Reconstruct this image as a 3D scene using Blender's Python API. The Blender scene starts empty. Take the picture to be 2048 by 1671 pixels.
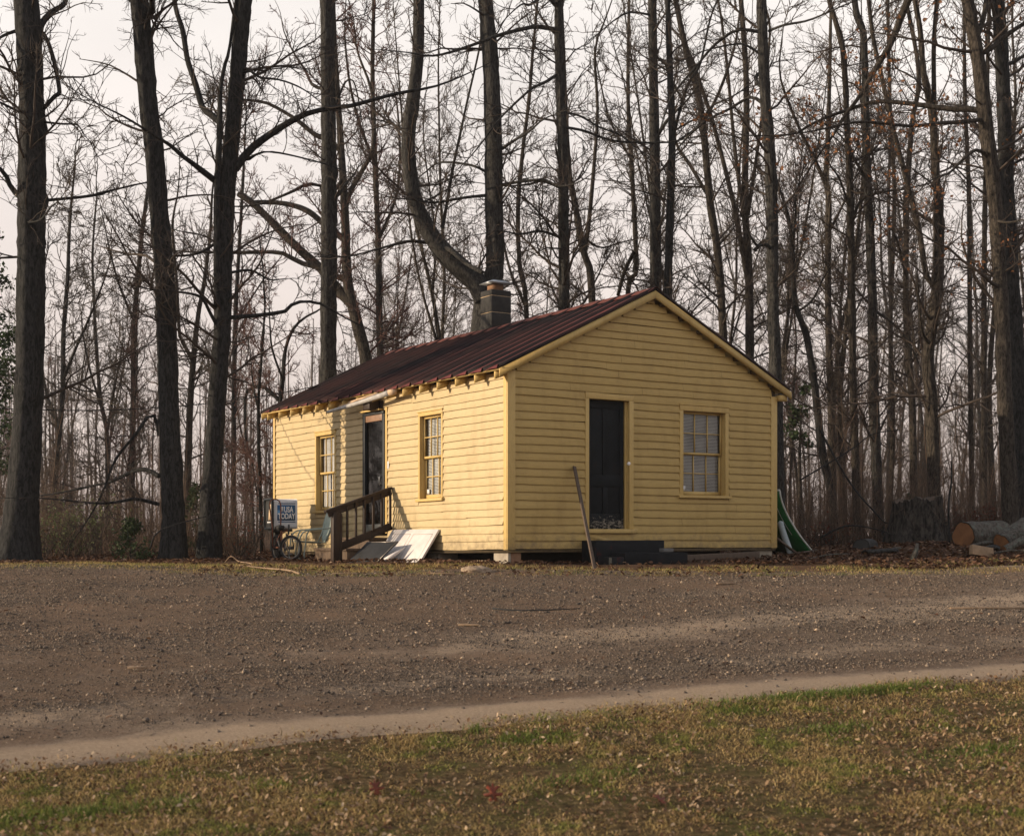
import bpy, math, random
import numpy as np
from mathutils import Vector, Matrix

# ------------------------------------------------------------------ camera, sky, sun, exposure
sc = bpy.context.scene
EYE = 1.70
FPX, CX, HY = 2712.0, 1024.0, 1067.0          # focal length, principal column and horizon row of the photograph
cam_d = bpy.data.cameras.new('camera'); cam = bpy.data.objects.new('camera', cam_d)
sc.collection.objects.link(cam); sc.camera = cam
cam.location = (0, 0, EYE); cam.rotation_euler = (math.radians(90), 0, 0)
cam_d.sensor_width = 36; cam_d.lens = FPX / 2048 * 36; cam_d.shift_y = (HY - 835.5) / 2048
cam_d.clip_start = 0.1; cam_d.clip_end = 3000
cam_d.dof.use_dof = True; cam_d.dof.focus_distance = 21.5; cam_d.dof.aperture_fstop = 3.1

SUN_EL = math.radians(12.5)
sx, sy = -1.11, -0.125
_h = math.hypot(sx, sy)
SUN = Vector((sx / _h * math.cos(SUN_EL), sy / _h * math.cos(SUN_EL), math.sin(SUN_EL)))
sun_d = bpy.data.lights.new('sun', 'SUN'); sun = bpy.data.objects.new('sun', sun_d); sc.collection.objects.link(sun)
sun_d.energy = 5.0; sun_d.angle = math.radians(0.53); sun_d.color = (1.0, 0.79, 0.55)
sun.rotation_euler = SUN.to_track_quat('Z', 'Y').to_euler()

world = bpy.data.worlds.new('World'); sc.world = world; world.use_nodes = True
wn = world.node_tree.nodes; wl = world.node_tree.links; wn.clear()
wo = wn.new('ShaderNodeOutputWorld'); bg = wn.new('ShaderNodeBackground'); bg.inputs[1].default_value = 0.15
sky = wn.new('ShaderNodeTexSky'); sky.sky_type = 'NISHITA'; sky.sun_disc = False
sky.sun_elevation = SUN_EL; sky.sun_rotation = math.atan2(sx, sy)
sky.dust_density = 4.0; sky.air_density = 1.0; sky.ozone_density = 1.0
hs = wn.new('ShaderNodeHueSaturation'); hs.inputs['Saturation'].default_value = 0.35; hs.inputs['Value'].default_value = 1.0
wl.new(sky.outputs[0], hs.inputs['Color'])
# a milky high overcast veil mixed over the clear sky: whiter higher up, faintly rose towards the horizon
tc = wn.new('ShaderNodeTexCoord'); sep = wn.new('ShaderNodeSeparateXYZ'); wl.new(tc.outputs['Generated'], sep.inputs[0])
rp = wn.new('ShaderNodeValToRGB'); wl.new(sep.outputs[2], rp.inputs[0])
rp.color_ramp.elements[0].position = 0.0; rp.color_ramp.elements[0].color = (4.35, 3.55, 3.2, 1)
rp.color_ramp.elements[1].position = 0.36; rp.color_ramp.elements[1].color = (6.2, 5.75, 5.4, 1)
e = rp.color_ramp.elements.new(0.72); e.color = (2.5, 2.75, 3.3, 1)  # zenith above the view set darker blue to cut the ambient light
e = rp.color_ramp.elements.new(0.16); e.color = (5.0, 4.3, 3.95, 1)
mxw = wn.new('ShaderNodeMix'); mxw.data_type = 'RGBA'; mxw.inputs[0].default_value = 0.78
wl.new(hs.outputs[0], mxw.inputs[6])
cn = wn.new('ShaderNodeTexNoise'); cn.inputs['Scale'].default_value = 2.6; cn.inputs['Detail'].default_value = 5
cmp_ = wn.new('ShaderNodeMapping'); cmp_.inputs['Scale'].default_value = (1, 1, 3.5); wl.new(tc.outputs['Generated'], cmp_.inputs[0]); wl.new(cmp_.outputs[0], cn.inputs['Vector'])
cr_ = wn.new('ShaderNodeMapRange'); wl.new(cn.outputs['Fac'], cr_.inputs[0]); cr_.inputs[1].default_value = .3; cr_.inputs[2].default_value = .7; cr_.inputs[3].default_value = .9; cr_.inputs[4].default_value = 1.1
cm_ = wn.new('ShaderNodeMix'); cm_.data_type = 'RGBA'; cm_.blend_type = 'MULTIPLY'; cm_.inputs[0].default_value = 1
wl.new(rp.outputs[0], cm_.inputs[6]); wl.new(cr_.outputs[0], cm_.inputs[7]); wl.new(cm_.outputs[2], mxw.inputs[7])
wl.new(mxw.outputs[2], bg.inputs[0]); wl.new(bg.outputs[0], wo.inputs[0])

sc.view_settings.view_transform = 'Standard'; sc.view_settings.look = 'None'
sc.view_settings.gamma = 1; sc.view_settings.exposure = 0.40
sc.cycles.max_bounces = 6; sc.cycles.diffuse_bounces = 3; sc.cycles.glossy_bounces = 3
sc.cycles.transparent_max_bounces = 12; sc.cycles.caustics_reflective = False; sc.cycles.caustics_refractive = False

rng = np.random.default_rng(11)
random.seed(5)

# ------------------------------------------------------------------ helpers
def tag(o, label=None, cat=None, group=None, kind=None):
    if label: o['label'] = label
    if cat: o['category'] = cat
    if group: o['group'] = group
    if kind: o['kind'] = kind
    return o

def empty(name, loc, label, cat, group=None, rz=0):
    o = bpy.data.objects.new(name, None); sc.collection.objects.link(o)
    o.location = loc; o.rotation_euler = (0, 0, rz); o.empty_display_size = 0.2
    return tag(o, label, cat, group)

def mesh_np(name, V, faces, smooth=False):
    """faces: list of integer arrays (n,k)"""
    me = bpy.data.meshes.new(name)
    V = np.asarray(V, np.float32)
    me.vertices.add(len(V)); me.vertices.foreach_set('co', V.ravel())
    faces = [np.asarray(f, np.int32) for f in faces if len(f)]
    nl = sum(f.size for f in faces); npoly = sum(len(f) for f in faces)
    me.loops.add(nl); me.polygons.add(npoly)
    me.loops.foreach_set('vertex_index', np.concatenate([f.ravel() for f in faces]))
    tot = np.concatenate([np.full(len(f), f.shape[1], np.int32) for f in faces])
    st = np.concatenate([[0], np.cumsum(tot)[:-1]]).astype(np.int32)
    me.polygons.foreach_set('loop_start', st); me.polygons.foreach_set('loop_total', tot)
    if smooth: me.polygons.foreach_set('use_smooth', np.ones(npoly, bool))
    me.update(calc_edges=True); me.validate()
    return me

def link(name, me, mat, parent=None, loc=None):
    o = bpy.data.objects.new(name, me); sc.collection.objects.link(o)
    if mat is not None and not me.materials: me.materials.append(mat)
    if parent is not None: o.parent = parent
    if loc is not None: o.location = loc
    return o

class MB:
    """collects shapes into one mesh"""
    def __init__(s): s.V = []; s.F = {}; s.n = 0
    def add(s, V, F):
        V = np.asarray(V, float).reshape(-1, 3)
        for f in F:
            f = np.asarray(f, int)
            if f.ndim == 1: f = f[None]
            if len(f): s.F.setdefault(f.shape[1], []).append(f + s.n)
        s.V.append(V); s.n += len(V); return s
    def box(s, a, b):
        x0, y0, z0 = a; x1, y1, z1 = b
        V = [(x0,y0,z0),(x1,y0,z0),(x1,y1,z0),(x0,y1,z0),(x0,y0,z1),(x1,y0,z1),(x1,y1,z1),(x0,y1,z1)]
        return s.add(V, [np.array([(0,3,2,1),(4,5,6,7),(0,1,5,4),(1,2,6,5),(2,3,7,6),(3,0,4,7)])])
    def bar(s, p, q, w, h, up=(0,0,1), ends=(0,0)):
        """rectangular bar from p to q, w across, h along 'up'"""
        p = np.array(p, float); q = np.array(q, float); d = q - p; d /= np.linalg.norm(d)
        sd = np.cross(d, up); sd /= np.linalg.norm(sd); u = np.cross(sd, d)
        V = [c + sd*w/2*i + u*h/2*j for c in (p, q) for i, j in ((-1,-1),(1,-1),(1,1),(-1,1))]
        return s.add(V, [np.array([(0,1,2,3),(7,6,5,4),(0,4,5,1),(1,5,6,2),(2,6,7,3),(3,7,4,0)])])
    def tube(s, P, R, k=8, closed=False, cap=True):
        P = np.asarray(P, float); n = len(P); R = np.full(n, R, float) if np.isscalar(R) else np.asarray(R, float)
        T = np.gradient(P, axis=0)
        if closed: T = np.roll(P, -1, 0) - np.roll(P, 1, 0)
        T /= np.linalg.norm(T, axis=1)[:, None] + 1e-12
        ref = np.array([0.31, 0.17, 0.93]) if abs(T[:, 2]).mean() < .8 else np.array([0.95, 0.25, 0.1])
        if closed:
            nrm = np.linalg.svd(P - P.mean(0))[2][2]; ref = nrm
        U = np.cross(T, ref); U /= np.linalg.norm(U, axis=1)[:, None] + 1e-12; W = np.cross(T, U)
        a = np.arange(k) * 2 * math.pi / k
        V = P[:, None] + (U[:, None] * np.cos(a)[None, :, None] + W[:, None] * np.sin(a)[None, :, None]) * R[:, None, None]
        i = np.arange(n if closed else n - 1); j = np.arange(k)
        I, J = np.meshgrid(i, j, indexing='ij'); I2 = (I + 1) % n; J2 = (J + 1) % k
        F = np.stack([I*k+J, I*k+J2, I2*k+J2, I2*k+J], -1).reshape(-1, 4)
        fs = [F]
        if cap and not closed: fs += [np.arange(k)[::-1][None], (np.arange(k) + (n-1)*k)[None]]
        return s.add(V.reshape(-1, 3), fs)
    def prism(s, poly, a, b, fn):
        """polygon poly (2-D) swept from a to b through fn(x,y,t)"""
        n = len(poly)
        V = [fn(x, y, a) for x, y in poly] + [fn(x, y, b) for x, y in poly]
        i = np.arange(n); j = (i + 1) % n
        return s.add(V, [np.stack([i, j, j + n, i + n], -1), np.arange(n)[::-1][None], (np.arange(n) + n)[None]])
    def lathe(s, prof, c=(0,0,0), k=16, axis='z'):
        a = np.arange(k) * 2 * math.pi / k; V = []
        for r, z in prof:
            for t in a:
                x, y = r*math.cos(t), r*math.sin(t)
                V.append((c[0]+x, c[1]+y, c[2]+z) if axis == 'z' else ((c[0]+x, c[1]+z, c[2]+y) if axis == 'y' else (c[0]+z, c[1]+x, c[2]+y)))
        n = len(prof); I, J = np.meshgrid(np.arange(n-1), np.arange(k), indexing='ij'); J2 = (J+1) % k
        return s.add(V, [np.stack([I*k+J, I*k+J2, (I+1)*k+J2, (I+1)*k+J], -1).reshape(-1, 4)])
    def data(s): return np.concatenate(s.V), [np.concatenate(f) for f in s.F.values()]
    def build(s, name, mat, parent=None, fn=None, smooth=False, bevel=0, loc=None):
        V, F = s.data()
        if fn: V = fn(V)
        o = link(name, mesh_np(name, V, F, smooth), mat, parent, loc)
        if bevel:
            m = o.modifiers.new('bevel', 'BEVEL'); m.width = bevel; m.segments = 2; m.limit_method = 'ANGLE'
        return o

def vnoise(x, y, seed=0):
    """smooth 2-D value noise in 0..1"""
    x = np.asarray(x, float); y = np.asarray(y, float)
    xi = np.floor(x).astype(int); yi = np.floor(y).astype(int); fx = x - xi; fy = y - yi
    fx = fx*fx*(3-2*fx); fy = fy*fy*(3-2*fy)
    def hsh(a, b):
        h = (a * 374761393 + b * 668265263 + seed * 982451653) & 0xffffffff
        h = ((h ^ (h >> 13)) * 1274126177) & 0xffffffff
        return ((h ^ (h >> 16)) & 0xffff) / 65535.0
    return (hsh(xi, yi)*(1-fx) + hsh(xi+1, yi)*fx)*(1-fy) + (hsh(xi, yi+1)*(1-fx) + hsh(xi+1, yi+1)*fx)*fy

def fbm(x, y, seed=0, o=3):
    return sum(vnoise(x*2**i, y*2**i, seed+i) / 2**i for i in range(o)) / sum(1/2**i for i in range(o))

def sstep(a, b, x):
    t = np.clip((np.asarray(x, float) - a) / (b - a), 0, 1); return t*t*(3-2*t)

# ------------------------------------------------------------------ ground height
_YK = [0, 2, 5, 7, 9, 11, 13, 15, 17, 19, 20.5, 24, 30, 60, 400]
_DK = [2.15, 2.0, 1.74, 1.56, 1.37, 1.20, 1.05, .88, .72, .58, .475, .45, .40, .30, .30]
def H(x, y, rough=True):
    x = np.asarray(x, float); y = np.asarray(y, float)
    z = EYE - np.interp(y, _YK, _DK)
    z = z - .05 * sstep(-1, -4, x) * sstep(20, 23, y) * sstep(40, 30, y)
    z = z + (.24 * sstep(3, 8, x) * sstep(19.6, 24, y)) * sstep(120, 40, y)
    if rough:
        z = z + (fbm(x*.9, y*.9, 3) - .5) * .05 + (fbm(x*.25, y*.25, 8) - .5) * .06 * sstep(4, 8, y)
    return z
def h1(x, y): return float(H(x, y))
def yn(x): return 9.45 + .396 * np.asarray(x, float)                      # where lawn and road meet
def yf(x): return 18.75 + 1.0 * sstep(-3.5, -6.5, x) + .55 * sstep(5, 8, x)  # far edge of the road
def at(px, py, Y): return np.array([(px-CX)/FPX*Y, Y, EYE-(py-HY)/FPX*Y])

# ------------------------------------------------------------------ materials
def new_mat(name):
    m = bpy.data.materials.new(name); m.use_nodes = True
    nt = m.node_tree; nt.nodes.clear()
    out = nt.nodes.new('ShaderNodeOutputMaterial'); b = nt.nodes.new('ShaderNodeBsdfPrincipled')
    nt.links.new(b.outputs[0], out.inputs[0])
    b.inputs['Specular IOR Level'].default_value = 0.3
    return m, nt, b

def nd(nt, t, **kw):
    n = nt.nodes.new(t)
    for k, v in kw.items(): setattr(n, k, v)
    return n

def coords(nt, scale=(1,1,1), what='Object'):
    t = nd(nt, 'ShaderNodeTexCoord'); m = nd(nt, 'ShaderNodeMapping'); m.inputs['Scale'].default_value = scale
    nt.links.new(t.outputs[what], m.inputs['Vector']); return m.outputs[0]

def noise(nt, vec, scale, detail=6, rough=.6, dist=0):
    n = nd(nt, 'ShaderNodeTexNoise'); n.inputs['Scale'].default_value = scale; n.inputs['Detail'].default_value = detail
    n.inputs['Roughness'].default_value = rough; n.inputs['Distortion'].default_value = dist
    if vec is not None: nt.links.new(vec, n.inputs['Vector'])
    return n.outputs['Fac']

def ramp(nt, fac, stops):
    r = nd(nt, 'ShaderNodeValToRGB'); cr = r.color_ramp
    while len(cr.elements) < len(stops): cr.elements.new(.5)
    for el, (p, c) in zip(cr.elements, stops):
        el.position = p; el.color = (*c, 1) if len(c) == 3 else c
    nt.links.new(fac, r.inputs[0]); return r.outputs[0]

def mix(nt, fac, a, b, mode='MIX'):
    m = nd(nt, 'ShaderNodeMix', data_type='RGBA', blend_type=mode)
    if isinstance(fac, (int, float)): m.inputs[0].default_value = fac
    else: nt.links.new(fac, m.inputs[0])
    for s, v in ((6, a), (7, b)):
        if isinstance(v, tuple): m.inputs[s].default_value = (*v, 1)
        else: nt.links.new(v, m.inputs[s])
    return m.outputs[2]

def bump(nt, b, h, strength=.4, dist=.01, prev=None):
    n = nd(nt, 'ShaderNodeBump'); n.inputs['Strength'].default_value = strength; n.inputs['Distance'].default_value = dist
    nt.links.new(h, n.inputs['Height'])
    if prev is not None: nt.links.new(prev, n.inputs['Normal'])
    nt.links.new(n.outputs[0], b.inputs['Normal']); return n.outputs[0]

def noisy(name, stops, scale=8, stretch=(1,1,1), rough=.8, bs=.4, bd=.01, bscale=None, detail=8, metallic=0, spec=.3):
    m, nt, b = new_mat(name); v = coords(nt, stretch)
    f = noise(nt, v, scale, detail, .65)
    nt.links.new(ramp(nt, f, stops), b.inputs['Base Color'])
    b.inputs['Roughness'].default_value = rough; b.inputs['Metallic'].default_value = metallic
    b.inputs['Specular IOR Level'].default_value = spec
    if bs: bump(nt, b, noise(nt, v, bscale or scale*3, 6, .7), bs, bd)
    return m

def islands(name, stops, rough=.8, tint=None, spec=.2, transl=0):
    """colour per loose piece (leaf, blade, stone)"""
    m, nt, b = new_mat(name); g = nd(nt, 'ShaderNodeNewGeometry')
    c = ramp(nt, g.outputs['Random Per Island'], stops)
    if tint:
        v = coords(nt); f = noise(nt, v, tint[0], 4)
        f2 = ramp(nt, f, [(tint[1], (0,0,0)), (tint[2], (1,1,1))])
        c = mix(nt, f2, c, ramp(nt, g.outputs['Random Per Island'], tint[3]))
    nt.links.new(c, b.inputs['Base Color']); b.inputs['Roughness'].default_value = rough
    b.inputs['Specular IOR Level'].default_value = spec
    if transl:
        out = [n for n in nt.nodes if n.type == 'OUTPUT_MATERIAL'][0]
        t = nd(nt, 'ShaderNodeBsdfTranslucent'); nt.links.new(c, t.inputs[0])
        ms = nd(nt, 'ShaderNodeMixShader'); ms.inputs[0].default_value = transl
        nt.links.new(b.outputs[0], ms.inputs[1]); nt.links.new(t.outputs[0], ms.inputs[2]); nt.links.new(ms.outputs[0], out.inputs[0])
    return m

def paint_mat(name, base, worn, under, stretch=(1,1,1), wear=.62, rough=.55):
    """old oil paint: slow colour drift, dirt streaks and flaked patches"""
    m, nt, b = new_mat(name); v = coords(nt, stretch); v1 = coords(nt)
    c = ramp(nt, noise(nt, v1, 1.3, 5, .6), [(.3, worn), (.62, base)])
    g = ramp(nt, noise(nt, v, 9, 8, .75), [(.35, tuple(x*.72 for x in base)), (.55, base)])
    c = mix(nt, .45, c, g)
    st = ramp(nt, noise(nt, coords(nt, (1.3, 1.3, .35)), 2.6, 7, .7), [(.5, (1,1,1)), (.72, (.84,.82,.79))])
    c = mix(nt, 1.0, c, st, 'MULTIPLY')
    sz = nd(nt, 'ShaderNodeSeparateXYZ'); nt.links.new(v1, sz.inputs[0]); mr = nd(nt, 'ShaderNodeMapRange'); nt.links.new(sz.outputs[2], mr.inputs[0])
    mr.inputs[1].default_value = .55; mr.inputs[2].default_value = 0.; mr.inputs[3].default_value = -.2; mr.inputs[4].default_value = .14
    ad = nd(nt, 'ShaderNodeMath', operation='ADD'); nt.links.new(mr.outputs[0], ad.inputs[0]); nt.links.new(noise(nt, v1, 7, 8, .75), ad.inputs[1])
    c = mix(nt, ramp(nt, ad.outputs[0], [(.5, (0,0,0)), (.75, (.75,.75,.75))]), c, (.17,.125,.07))
    sp = ramp(nt, noise(nt, v, 26, 8, .7), [(wear, (0,0,0)), (wear+.03, (1,1,1))])
    c = mix(nt, sp, c, under)
    nt.links.new(c, b.inputs['Base Color']); b.inputs['Roughness'].default_value = rough
    n1 = bump(nt, b, noise(nt, v, 30, 8, .7), .35, .006)
    bump(nt, b, sp, -.25, .004, n1)
    return m

YEL = (.47, .325, .115)
M = {}
M['yellow_side_lit'] = paint_mat('yellow_side_lit_paint', (.475, .375, .21), (.41, .32, .17), (.34, .28, .2), (6, .7, 3), .61)  # same house yellow made paler: this wall's sunlit look is in the colour
M['yellow_front'] = paint_mat('yellow_front_paint', (.45, .32, .115), (.38, .265, .095), (.28, .215, .11), (.7, 6, 3), .64)
M['yellow_trim'] = paint_mat('yellow_trim_paint', (.50, .355, .13), (.44, .305, .115), (.36, .29, .17), (3, 3, 1), .66)
M['sheath'] = noisy('dark_sheathing', [(.3, (.05,.035,.02)), (.7, (.11,.08,.04))], 6)
M['dark_void'] = noisy('crawl_space_shade', [(.3, (.012,.010,.008)), (.7, (.025,.02,.016))], 4)  # under-floor shade put into a near-black colour
M['roof'] = None
M['door'] = None
M['block'] = noisy('rough_concrete', [(.3, (.20,.17,.135)), (.7, (.34,.30,.24))], 10, bs=.6, bd=.008, bscale=60)
M['brick_red'] = noisy('red_brown_brick', [(.3, (.16,.085,.05)), (.7, (.26,.15,.09))], 10, bs=.6, bd=.006, bscale=50)
M['chimney'] = noisy('sooty_block', [(.3, (.012,.0125,.013)), (.7, (.034,.032,.030))], 7, bs=.6, bd=.006, bscale=50)
M['mortar'] = noisy('pale_mortar', [(.3, (.30,.22,.14)), (.7, (.42,.32,.2))], 20)
M['gutter'] = noisy('dull_white_gutter', [(.3, (.24,.235,.23)), (.7, (.42,.41,.40))], 6, rough=.5, bs=.1)
M['galv'] = noisy('galvanised_metal', [(.3, (.32,.34,.37)), (.7, (.5,.53,.57))], 5, rough=.35, bs=.1, metallic=.8)
M['steps_wood'] = noisy('weathered_step', [(.3, (.05,.033,.022)), (.7, (.12,.08,.052))], 5, (1,6,1), bs=.3)
M['rail'] = noisy('dark_stained_wood', [(.3, (.009,.0055,.004)), (.7, (.032,.016,.009))], 4, (8,8,.8), rough=.55, bs=.3, bd=.004)
M['white_paint'] = noisy('white_door_paint', [(.3, (.46,.43,.42)), (.55, (.58,.545,.535)), (.8, (.63,.60,.59))], 4, rough=.45, bs=.1)
M['groove'] = noisy('grey_groove', [(.3, (.32,.27,.24)), (.7, (.45,.39,.36))], 20)
M['black_board'] = noisy('black_board', [(.3, (.013,.014,.015)), (.62, (.026,.027,.03)), (.72, (.16,.15,.14))], 6, rough=.5, bs=.2)
M['wood_pale'] = noisy('pale_dry_wood', [(.3, (.35,.24,.15)), (.7, (.55,.41,.28))], 5, (1,1,6), bs=.3)
M['wood_tan'] = noisy('dry_tan_wood', [(.3, (.17,.115,.07)), (.7, (.30,.21,.135))], 6, bs=.3)
M['wood_grey'] = noisy('grey_weathered_wood', [(.3, (.055,.04,.03)), (.7, (.12,.085,.062))], 6, (8,8,.7), bs=.4)
M['dark_step'] = noisy('dark_blue_step_paint', [(.3, (.005,.006,.008)), (.60, (.010,.012,.015)), (.66, (.04,.010,.010)), (.72, (.010,.012,.015))], 5, spec=.12, rough=.7, bs=.5, bd=.006)
M['slate'] = noisy('grey_stone', [(.3, (.1,.1,.1)), (.7, (.17,.165,.16))], 9)
M['porcelain'] = noisy('porcelain', [(.3, (.75,.73,.70)), (.7, (.82,.8,.78))], 4, rough=.15, bs=0, spec=.6)
M['box_white'] = noisy('newspaper_box_white', [(.3, (.50,.50,.51)), (.62, (.66,.66,.67)), (.8, (.7,.7,.71))], 4, rough=.4, bs=.08)
M['box_blue'] = noisy('sign_blue', [(.3, (.016,.085,.20)), (.7, (.026,.115,.25))], 6, rough=.4, bs=0)
M['box_dark'] = noisy('box_dark_interior', [(.3, (.012,.014,.015)), (.7, (.028,.03,.032))], 5, rough=.5, bs=.1)
M['card'] = noisy('tan_card', [(.3, (.50,.36,.22)), (.7, (.62,.46,.30))], 5, rough=.7, bs=0)
M['lettering'] = noisy('white_lettering', [(.3, (.72,.72,.72)), (.7, (.8,.8,.8))], 4, rough=.5, bs=0)
M['tyre'] = noisy('black_rubber', [(.3, (.012,.012,.012)), (.7, (.026,.025,.024))], 12, rough=.75, bs=.2)
M['steel'] = noisy('dull_steel', [(.3, (.12,.10,.09)), (.7, (.32,.29,.26))], 9, rough=.4, bs=.2, metallic=.6)
M['rust_red'] = noisy('rust_red_tube', [(.3, (.11,.035,.018)), (.7, (.21,.075,.04))], 12, rough=.55, bs=.2)
M['bike_dark'] = noisy('dark_bike_paint', [(.3, (.02,.022,.024)), (.7, (.05,.05,.05))], 10, rough=.5, bs=.2)
M['chair'] = noisy('grey_green_chair_paint', [(.3, (.22,.27,.235)), (.6, (.33,.39,.35)), (.8, (.44,.46,.40))], 7, rough=.5, bs=.2)
M['green_sheet'] = noisy('green_painted_sheet', [(.3, (.006,.065,.018)), (.6, (.012,.115,.03)), (.75, (.03,.14,.05))], 4, rough=.4, bs=.1)
M['pale_edge'] = noisy('pale_edge', [(.3, (.35,.37,.34)), (.7, (.52,.53,.5))], 10)
M['bag'] = noisy('pale_blue_bag', [(.3, (.22,.27,.29)), (.7, (.38,.43,.45))], 8, rough=.5, bs=.4, bd=.02)
M['curtain'] = noisy('white_curtain', [(.3, (.5,.49,.5)), (.7, (.72,.70,.70))], 5, (1,9,.3), bs=.5, bd=.02)
M['blind'] = noisy('white_blind_slats', [(.3, (.52,.51,.50)), (.7, (.66,.64,.62))], 5, bs=0)
M['interior'] = noisy('dim_room', [(.3, (.02,.018,.016)), (.7, (.04,.035,.03))], 3, bs=0)
M['bronze'] = noisy('bronze_door_head', [(.3, (.16,.09,.055)), (.7, (.26,.155,.1))], 8, rough=.5, bs=.1)
M['storm'] = noisy('dark_storm_door_metal', [(.3, (.008,.011,.014)), (.7, (.018,.023,.028))], 6, rough=.5, bs=.05, spec=.2)
M['wire'] = noisy('black_cable', [(.3, (.012,.012,.012)), (.7, (.03,.03,.03))], 8, bs=0)
M['cutwood'] = None

def glass_mat(name, tint, refl):
    m, nt, b = new_mat(name); nt.nodes.remove(b)
    out = [n for n in nt.nodes if n.type == 'OUTPUT_MATERIAL'][0]
    t = nd(nt, 'ShaderNodeBsdfTransparent'); t.inputs[0].default_value = (*tint, 1)
    g = nd(nt, 'ShaderNodeBsdfGlossy'); g.inputs['Roughness'].default_value = .02
    v = coords(nt); bn = nd(nt, 'ShaderNodeBump'); bn.inputs['Strength'].default_value = .06; bn.inputs['Distance'].default_value = .01
    nt.links.new(noise(nt, v, 5, 2), bn.inputs['Height']); nt.links.new(bn.outputs[0], g.inputs['Normal'])
    fr = nd(nt, 'ShaderNodeFresnel'); fr.inputs[0].default_value = refl; ms = nd(nt, 'ShaderNodeMixShader')
    nt.links.new(fr.outputs[0], ms.inputs[0]); nt.links.new(t.outputs[0], ms.inputs[1]); nt.links.new(g.outputs[0], ms.inputs[2])
    nt.links.new(ms.outputs[0], out.inputs[0]); return m
M['glass'] = glass_mat('old_window_glass', (.86, .88, .88), 1.55)
M['glass_dark'] = glass_mat('storm_door_glass', (.25, .27, .28), 1.55)

# rusted metal roof
m, nt, b = new_mat('rusted_roof_metal'); v = coords(nt, (.5, 3, 1)); v1 = coords(nt)
c = ramp(nt, noise(nt, v, 2.2, 8, .7), [(.25, (.055,.014,.016)), (.5, (.100,.024,.025)), (.68, (.135,.033,.028)), (.85, (.17,.06,.045))])
sat = nd(nt, 'ShaderNodeAttribute', attribute_name='seam'); c = mix(nt, sat.outputs['Fac'], mix(nt, .0, c, c), (.012,.009,.010))
c = mix(nt, ramp(nt, noise(nt, v1, .55, 4), [(.42, (0,0,0)), (.62, (1,1,1))]), c, mix(nt, .35, c, (.075,.025,.02)))
nt.links.new(c, b.inputs['Base Color']); b.inputs['Roughness'].default_value = .75; b.inputs['Metallic'].default_value = 0; b.inputs['Specular IOR Level'].default_value = .15
bump(nt, b, noise(nt, v1, 40, 6, .7), .25, .004); M['roof'] = m
M['ridge'] = noisy('bright_rust', [(.3, (.07,.020,.015)), (.7, (.15,.042,.028))], 8, rough=.7)

# dark door paint, flaked towards its foot
m, nt, b = new_mat('flaking_dark_door_paint'); v = coords(nt, (2, 2, 5)); v1 = coords(nt)
sepz = nd(nt, 'ShaderNodeSeparateXYZ'); t = nd(nt, 'ShaderNodeTexCoord'); nt.links.new(t.outputs['Object'], sepz.inputs[0])
mr = nd(nt, 'ShaderNodeMapRange'); nt.links.new(sepz.outputs[2], mr.inputs[0])
mr.inputs[1].default_value = .68; mr.inputs[2].default_value = .42; mr.inputs[3].default_value = -.12; mr.inputs[4].default_value = .09
ad = nd(nt, 'ShaderNodeMath', operation='ADD'); nt.links.new(noise(nt, v, 6.5, 10, .8), ad.inputs[0]); nt.links.new(mr.outputs[0], ad.inputs[1])
sp = ramp(nt, ad.outputs[0], [(.60, (0,0,0)), (.62, (1,1,1))])
c = mix(nt, sp, ramp(nt, noise(nt, v1, 6, 6), [(.3, (.004,.006,.008)), (.6, (.008,.011,.014)), (.75, (.012,.008,.009))]), (.20,.18,.15))
nt.links.new(c, b.inputs['Base Color']); b.inputs['Roughness'].default_value = .6; b.inputs['Specular IOR Level'].default_value = .12; bump(nt, b, sp, -.4, .005); M['door'] = m

# sawn log end: rings and radial checks
m, nt, b = new_mat('sawn_log_end'); v = coords(nt)
w = nd(nt, 'ShaderNodeTexWave', wave_type='RINGS', rings_direction='X'); w.inputs['Scale'].default_value = 14; w.inputs['Distortion'].default_value = 2.5; w.inputs['Detail'].default_value = 3
nt.links.new(v, w.inputs[0])
nt.links.new(mix(nt, .6, ramp(nt, w.outputs[1], [(.2, (.07,.03,.012)), (.8, (.20,.09,.038))]), ramp(nt, noise(nt, v, 7, 6), [(.3, (.09,.04,.018)), (.7, (.24,.115,.048))])), b.inputs['Base Color'])
b.inputs['Roughness'].default_value = .85; M['cutwood'] = m

def bark_mat(name, dark, light, sc_=6, tintc=None):
    m, nt, b = new_mat(name); v = coords(nt, (1, 1, .3)); v1 = coords(nt)
    f = noise(nt, v, sc_*3.6, 8, .75, .6)
    c = ramp(nt, f, [(.42, dark), (.58, light)])
    if tintc: c = mix(nt, ramp(nt, noise(nt, v1, 9, 8, .75), [(.52, (0,0,0)), (.6, (1,1,1))]), c, tintc)
    nt.links.new(c, b.inputs['Base Color']); b.inputs['Roughness'].default_value = .9; b.inputs['Specular IOR Level'].default_value = .15
    bump(nt, b, f, .9, .03); return m
M['bark_dark'] = bark_mat('furrowed_dark_bark', (.008,.0085,.009), (.034,.034,.034))
M['bark_grey'] = bark_mat('grey_bark', (.012,.012,.012), (.055,.053,.050), 7)
M['bark_warm'] = bark_mat('grey_brown_bark', (.013,.0115,.010), (.064,.054,.045), 7)
M['bark_lichen'] = bark_mat('lichened_bark', (.04,.036,.03), (.12,.105,.09), 7, (.105,.118,.10))
M['bark_stump'] = bark_mat('old_stump_bark', (.008,.008,.008), (.060,.053,.046), 4)
M['twig'] = noisy('bare_twigs', [(.3, (.022,.016,.013)), (.7, (.058,.043,.034))], 3, bs=0, rough=.8)
M['brush'] = islands('dry_brush_stems', [(0, (.04,.027,.02)), (.5, (.08,.053,.038)), (1, (.15,.10,.07))], .8)
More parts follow.
